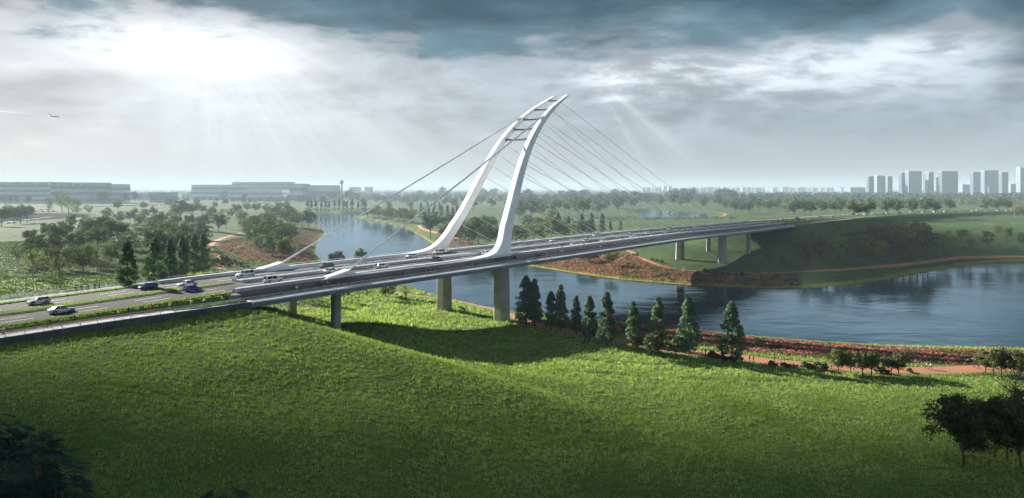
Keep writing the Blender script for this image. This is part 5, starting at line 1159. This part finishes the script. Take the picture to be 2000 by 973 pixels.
# bicycles and their riders
M['bike'] = mat('bicycle frame', (.05, .05, .055), .4)
def bicycle():
    r = empty('bicycle')
    for x in (-.5, .52):
        mb = MB(); mb.tube([(x + .33*math.cos(t), 0, .34 + .33*math.sin(t)) for t in np.linspace(0, 2*math.pi, 17)], .022, 5, cap=False)
        for k in range(4): t = k*math.pi/4; mb.tube([(x-.32*math.cos(t), 0, .34-.32*math.sin(t)), (x+.32*math.cos(t), 0, .34+.32*math.sin(t))], .006, 3)
        mb.build('wheel', M['tyre'], r)
    mb = MB(); a, b_, c, d = (-.5, 0, .34), (-.05, 0, .32), (-.18, 0, .88), (.36, 0, .86)
    for p, q in ((a, b_), (a, c), (b_, c), (c, d), (b_, d), (d, (.52, 0, .34)), (d, (.34, 0, 1.02))): mb.tube([p, q], .02, 5)
    mb.build('frame', M['bike'], r)
    mb = MB(); mb.tube([(.42, -.24, 1.04), (.33, 0, 1.03), (.42, .24, 1.04)], .016, 5); mb.build('handlebar', M['bike'], r)
    mb = MB(); mb.loft([[(x, -w_, z), (x, w_, z), (x, w_, z+.05), (x, -w_, z+.05)] for x, w_, z in ((-.32, .08, .90), (-.1, .05, .90), (0, .02, .89))]); mb.build('saddle', M['tyre'], r)
    for o in [r] + list(r.children): KIDS[o.name] = list(o.children)
    return r
bp = bicycle()
for i, (u, d, t, where) in enumerate(((398,19.2,'white','on the left approach footway'),(585,19.0,'black','below the white off-road car'),(779,18.7,'pink','on the footway left of the near pylon leg'),(787,18.5,'blue','just ahead of the pink rider'),(1121,18.8,'red','on the main span footway'))):
    o = bp if i == 0 else copy_tree(bp); s = s_at(u, d); o.location = rp(s, d, woff(s)+.05); o.rotation_euler = (0, 0, heading(s)); tag(o, f'dark bicycle ridden {where}', 'bicycle', 'bicycles on the near footway')
    q = person('ride', t, 'black', rp(s, d, woff(s)+.05), heading(s)); tag(q, f'person in {t} top riding a bicycle {where}', 'person')

# ------------------------------------------------------------ buildings
M['facade'] = mat('pale facade', (.15, .195, .25), .7); M['facade_dark'] = mat('grey facade', (.06, .09, .13), .5); M['facade_glass'] = mat('facade glass', (.07, .11, .15), .3, spec=.5); M['terminal'] = mat('terminal facade', (.55, .58, .60), .7); M['facade_white'] = mat('white facade', (.24, .285, .34), .6)
def block(name, u0, u1, vt, Y, label, cat, depth, zb=6.0, wall='facade', bands=0, roofm='facade_white', strip=False, group=None, opening=None, yaw=0.0):
    x0 = (u0-CU)*Y/F; x1 = (u1-CU)*Y/F; h = H - (vt-HV)*Y/F - zb; w = x1-x0; r = empty(name, ((x0+x1)/2, Y + depth/2, zb), yaw); mb = MB(); hw = w/2; hd = depth/2
    if opening:
        a, b, hh = opening; mb.box(-hw, -hw+w*a, -hd, hd, 0, h); mb.box(-hw+w*b, hw, -hd, hd, 0, h); mb.box(-hw+w*a, -hw+w*b, -hd, hd, h*hh, h)
    else: mb.box(-hw, hw, -hd, hd, 0, h)
    mb.build('wall', M[wall], r); mb = MB(); mb.box(-hw-.5, hw+.5, -hd-.5, hd+.5, h, h+1.5); mb.build('roof', M[roofm], r)
    n = bands
    for i in range(n):
        z0 = h*(i+.35)/(n+.3); z1 = z0 + h*.5/(n+.3); mb = MB(); mb.box(-hw-.25, hw+.25, -hd-.25, hd+.25, z0, z1)
        if opening: mb = MB(); mb.box(-hw-.25, -hw+w*opening[0], -hd-.25, hd+.25, z0, z1); mb.box(-hw+w*opening[1], hw+.25, -hd-.25, hd+.25, z0, z1)
        mb.build('window_band', M['facade_glass' if cat == 'tower' else 'facade'], r)
    if strip:
        for k in range(strip):
            mb = MB(); a = -hw + w*(k+.08)/strip; b = -hw + w*(k+.82)/strip; mb.box(a, b, -hd-.5, -hd+.1, h*.86, h*.97); mb.build('clerestory_window', M['facade_white'], r)
    tag(r, label, cat, group); return r
TW = 'glass towers on the horizon at the right'
for u0, u1, vt, Y, lab, dep, wl, bd, op in ((1697,1712,345,2500,'short dark tower at the left end of the right-hand skyline',40,'facade_dark',14,None),(1713,1733,344,2440,'pale tower beside the short dark one at the left end',50,'facade_white',14,None),(1734,1745,345,2520,'slim pale tower right of the wide pale one',40,'facade',14,None),
    (1761,1774,338,2480,'dark tower at the left of the second group',45,'facade_dark',16,None),(1775,1806,335,2380,'tall pale banded tower leading the second group',55,'facade',18,None),(1807,1813,339,2520,'thin grey tower squeezed between two taller ones',30,'facade_dark',14,None),(1814,1826,337,2440,'tall banded tower closing the second group',50,'facade',17,None),
    (1833,1839,345,2500,'thin pale tower left of the widest slab',40,'facade',12,None),(1840,1878,335,2400,'widest dark blue slab tower of the skyline',50,'facade_dark',18,None),(1901,1921,337,2480,'dark tower at the left of the last group',45,'facade_dark',17,None),(1923,1956,333.5,2380,'pale tower with a tall dark opening at its base',50,'facade',18,(.22,.5,.5)),
    (1957,1972,337,2500,'grey tower at the right of the last group',45,'facade_dark',16,None),(1993,2012,328,2300,'tallest pale tower cut by the right edge',50,'facade_white',18,None)): block('office_tower', u0, u1 - .18*(u1-u0), vt, Y, lab, 'tower', dep*.4, zb=8, wall=wl, bands=bd, opening=op, group=TW)
for u0, u1, vt, Y, lab, st in ((1880,1897,361,2700,'low pale block between the skyline groups',0),(1974,1992,360,2700,'low pale block before the tallest tower',0),(1661,1690,367,3000,'long low block left of the skyline towers',0)): block('low_building', u0, u1, vt, Y, lab, 'building', 60, zb=8, bands=3)
rg = np.random.default_rng(21); u = 1255; nb = 0
while u < 1700:
    if 1296 < u < 1312 or 1322 < u < 1388 and rg.random() < .4: u += 6; continue
    w = rg.uniform(2.5, 8); nb += 1; vt = 368 - rg.uniform(.4, 2.6) - (4 if 1294 < u < 1315 else 0)
    block('distant_building', u, u+w, vt, 5200 + rg.uniform(-300, 300), f'tiny pale building in the low skyline on the horizon, {ordw(nb)} from left', 'building', 60, zb=5, group='tiny buildings along the horizon', wall='facade' if rg.random() < .5 else 'facade_dark', roofm='facade'); u += w + rg.uniform(0, 3)
block('distant_building', 1296, 1303, 364, 5000, 'taller pale pair-like block standing above the low skyline, left one', 'building', 60, zb=5, wall='facade_white', bands=4); block('distant_building', 1306, 1312, 364, 5050, 'taller pale pair-like block standing above the low skyline, right one', 'building', 60, zb=5, wall='facade_white', bands=4)
TG = 'terminal buildings on the left horizon'
block('terminal_building', -140, 98, 357, 1650, 'long grey terminal hall at the left edge with bright roof windows', 'building', 90, zb=13, wall='terminal', bands=4, strip=9, group=TG, roofm='facade')
block('terminal_building', 99, 174, 358, 1610, 'grey terminal hall joined to the long one, with bright roof windows', 'building', 90, zb=13, wall='terminal', bands=3, strip=5, group=TG, roofm='facade')
block('terminal_building', 175, 219, 361, 1680, 'lower pale terminal hall at the right end of the left group', 'building', 80, zb=13, wall='terminal', bands=3, strip=3, group=TG)
block('terminal_building', 222, 290, 377, 2100, 'low white shed beyond the terminal halls, left one', 'building', 50, zb=13, wall='facade_white', bands=1, group=TG)
block('terminal_building', 292, 328, 377, 1720, 'low white shed beyond the terminal halls, right one', 'building', 50, zb=13, wall='facade_white', bands=1, group=TG)
block('terminal_building', 374, 452, 362, 2200, 'wide pale hall left of the white office row', 'building', 120, zb=10, wall='terminal', bands=3, group=TG)
block('terminal_building', 453, 565, 356.5, 2400, 'white office row with small dark windows on the left horizon', 'building', 60, zb=10, wall='facade_white', bands=5, group=TG)
block('terminal_building', 452, 550, 372, 2100, 'broad low pale hall in front of the white office row', 'building', 70, zb=10, wall='terminal', bands=2, group=TG)
block('terminal_building', 566, 590, 360, 2100, 'grey roofed hall right of the white office row', 'building', 80, zb=8, wall='terminal', bands=2, group=TG)
block('terminal_building', 590, 652, 363, 2150, 'long low grey hall left of the control tower', 'building', 80, zb=8, wall='terminal', bands=1, group=TG)
block('distant_building', 682, 700, 366, 3600, 'faint low building right of the control tower', 'building', 60, zb=5, wall='facade'); block('distant_building', 712, 724, 366, 3600, 'faint low building farther right of the control tower', 'building', 60, zb=5, wall='facade')
Y = 2600; x = (667.5-CU)*Y/F; ct = empty('control_tower', (x, Y, 6)); top = H + (HV-350)*Y/F - 6
mb = MB(); mb.tube([(0, 0, 0), (0, 0, top-18)], [4.0, 3.0], 12); mb.build('shaft', M['facade_dark'], ct)
mb = MB(); mb.tube([(0, 0, top-19), (0, 0, top-13), (0, 0, top-12)], [3, 7.5, 7.5], 14); mb.build('gallery', M['facade_dark'], ct)
mb = MB(); mb.tube([(0, 0, top-12), (0, 0, top-7)], [5.5, 6.8], 14); mb.build('cab', M['facade_glass'], ct); mb = MB(); mb.tube([(0, 0, top-7), (0, 0, top-5.5), (0, 0, top)], [7, 3, .4], 14); mb.build('roof', M['facade_dark'], ct)
tag(ct, 'slim airport control tower on the left horizon', 'tower')

# ------------------------------------------------------------ birds on the water
M['bird'] = mat('white plumage', (.8, .8, .78), .7)
def bird_mesh(k):
    mb = MB(); s = .75
    mb.loft([[(x*s, y*r*s, z*r*s + .25 + .15*x) for y, z in ((0, -1), (.8, -.3), (.8, .5), (0, .9), (-.8, .5), (-.8, -.3))] for x, r in ((-.6, .03), (-.3, .16), (.05, .2), (.3, .14), (.42, .09), (.55, .10), (.68, .02))])
    for sy in (-1, 1):
        if k: mb.loft([[(.15*s, sy*.1*s, .3), (-.15*s, sy*.1*s, .3), (-.15*s, sy*.1*s, .33), (.15*s, sy*.1*s, .33)], [(.18*s, sy*.6*s, .62), (-.06*s, sy*.6*s, .60), (-.06*s, sy*.6*s, .62), (.18*s, sy*.6*s, .64)], [(-.05*s, sy*1.2*s, .58), (-.12*s, sy*1.2*s, .58), (-.12*s, sy*1.2*s, .59), (-.05*s, sy*1.2*s, .59)]])
    o = mb.build('white_bird', M['bird'], smooth=True); me = o.data; bpy.data.objects.remove(o); return me
BM = [bird_mesh(0), bird_mesh(1)]
cr8 = [(643,426),(652,427.5),(637,430.5),(650,433.5),(673,429),(674,433),(678.5,434),(687,432.5),(667,432),(627,435.5),(634,436.5),(638,437.5),(626,439),(628,440),(642,440.5),(659,439),(656,438.5),(631,442.5),(635,442.5),(639,443.5),(646,442.5),(643,445),(649,442),(654,446),(653,447.5),(649,449),(664,447.3),(669,447.3),(672,448.5),(667,443.5),(675,445),(698,438.5),(697,440.5),(700,441.5),(702,445),(688.5,448.5),(633,447.5),(637,451.3),(634.5,453),(641,452.5),(643.5,454.5),(655,455),(657,455.5),(659,452.5),(666.5,454.3),(667,452),(675.5,454),(696,452),(696,453),(698,458.5),(683.5,460),(652.5,459.5),(634,457),(637,457.5),(635,459.5),(711,440),(750,437),(752,437.5)]
rg = np.random.default_rng(8)
cr8.sort()
for i, (u, v) in enumerate(cr8):
    o = bpy.data.objects.new('white_bird', BM[int(rg.integers(0, 2))]); COL.objects.link(o); x, y = un(u, v, WL); o.location = (x, y, WL + (0 if rg.random() < .7 else .8)); o.rotation_euler = (0, 0, rg.uniform(0, 6.28)); k = rg.uniform(1.1, 1.7); o.scale = (k, k, k)
    tag(o, f'small white bird of the flock on the river, {ordw(i+1)} counted from left', 'bird', 'white birds on the river')
for i, u in enumerate(sorted(1284 + 42*rg.random(26))):
    v = 413.5 + 8*rg.random() + (u-1284)*.05; o = bpy.data.objects.new('white_bird', BM[1]); COL.objects.link(o); x, y = un(u, v, PL); o.location = (x, y, PL + rg.uniform(0, 3)); o.rotation_euler = (0, 0, rg.uniform(0, 6.28)); k = rg.uniform(1.4, 2.0); o.scale = (k, k, k)
    tag(o, f'small white bird over the distant pond, {ordw(i+1)} from left', 'bird', 'white birds over the pond')

# ------------------------------------------------------------ airliner and its trail
Y = 2300; px = (106-CU)*Y/F; pz = H + (HV-227.5)*Y/F; pl = empty('airliner', (px, Y, pz)); pl.rotation_euler = (0, math.radians(7.5), math.radians(-18))
M['plane'] = mat('airliner skin', (.55, .50, .50), .4); M['fin'] = mat('white fin', (.8, .8, .8), .4)
mb = MB(); mb.loft([[(x, r*math.cos(t), z + r*math.sin(t)) for t in np.linspace(0, 2*math.pi, 14, endpoint=False)] for x, r, z in ((-23, .3, 1.0), (-19, 1.2, .6), (-13, 1.9, .1), (0, 2.05, 0), (15, 2.05, 0), (19, 1.7, -.15), (21.5, 1.0, -.4), (22.5, .2, -.6))]); mb.build('fuselage', M['plane'], pl, smooth=True)
for sy in (-1, 1):
    mb = MB(); mb.loft([[(4, sy*1.8, -.8), (-4, sy*1.8, -.8), (-4, sy*1.8, -.3), (4, sy*1.8, -.2)], [(-5.5, sy*17, .4), (-8, sy*17, .4), (-8, sy*17, .55), (-5.5, sy*17, .6)]]); mb.build('wing', M['plane'], pl)
    mb = MB(); mb.tube([(-9, sy*3.2, .9), (-14, sy*3.2, .9)], [1.0, .8], 10); mb.build('engine', M['girder'], pl)
    mb = MB(); mb.loft([[(-22, sy*.2, 7.0), (-25, sy*.2, 7.0), (-25, sy*.2, 7.2), (-22, sy*.2, 7.2)], [(-24.5, sy*6, 7.3), (-26, sy*6, 7.3), (-26, sy*6, 7.4), (-24.5, sy*6, 7.4)]]); mb.build('tailplane', M['fin'], pl)
mb = MB(); mb.loft([[(-16, -.2, 1), (-22, -.2, 1), (-22, .2, 1), (-16, .2, 1)], [(-21.5, -.1, 7.4), (-25.5, -.1, 7.4), (-25.5, .1, 7.4), (-21.5, .1, 7.4)]]); mb.build('fin', M['fin'], pl)
tag(pl, 'small grey airliner with a white tail fin descending at the upper left', 'airliner')
m = bpy.data.materials.new('vapour'); m.use_nodes = True; t = NT(m.node_tree); t.n.clear(); v = t.new('ShaderNodeVolumePrincipled'); v.inputs['Density'].default_value = .012; v.inputs['Color'].default_value = (.95, .96, .98, 1); v.inputs['Anisotropy'].default_value = .2
o_ = t.new('ShaderNodeOutputMaterial'); t.l.new(v.outputs[0], o_.inputs['Volume'])
mb = MB(); d = Vector((-1, .30, .11)); mb.tube([Vector((px, Y, pz)) + d*q for q in (45, 140, 420, 900)], [1.2, 2.6, 4.5, 6], 10); tag(mb.build('vapour_trail', m), 'thin white vapour trail behind the airliner', 'vapour trail', kind='stuff')

# ------------------------------------------------------------ the air
m = bpy.data.materials.new('haze'); m.use_nodes = True; t = NT(m.node_tree); t.n.clear(); v = t.new('ShaderNodeVolumePrincipled')
v.inputs['Density'].default_value = 1.9e-4; v.inputs['Color'].default_value = (.47, .60, .69, 1); v.inputs['Anisotropy'].default_value = .05
o_ = t.new('ShaderNodeOutputMaterial'); t.l.new(v.outputs[0], o_.inputs['Volume'])
mb = MB(); mb.box(xs[0]-5, xs[-1]+5, ys[0]-5, ys[-1]+5, float(HT.min())-1.0, 136.0); tag(mb.build('haze', m), kind='stuff')
for o in list(COL.objects):
    if o.type == 'MESH' and o.name.startswith('haze'): pass
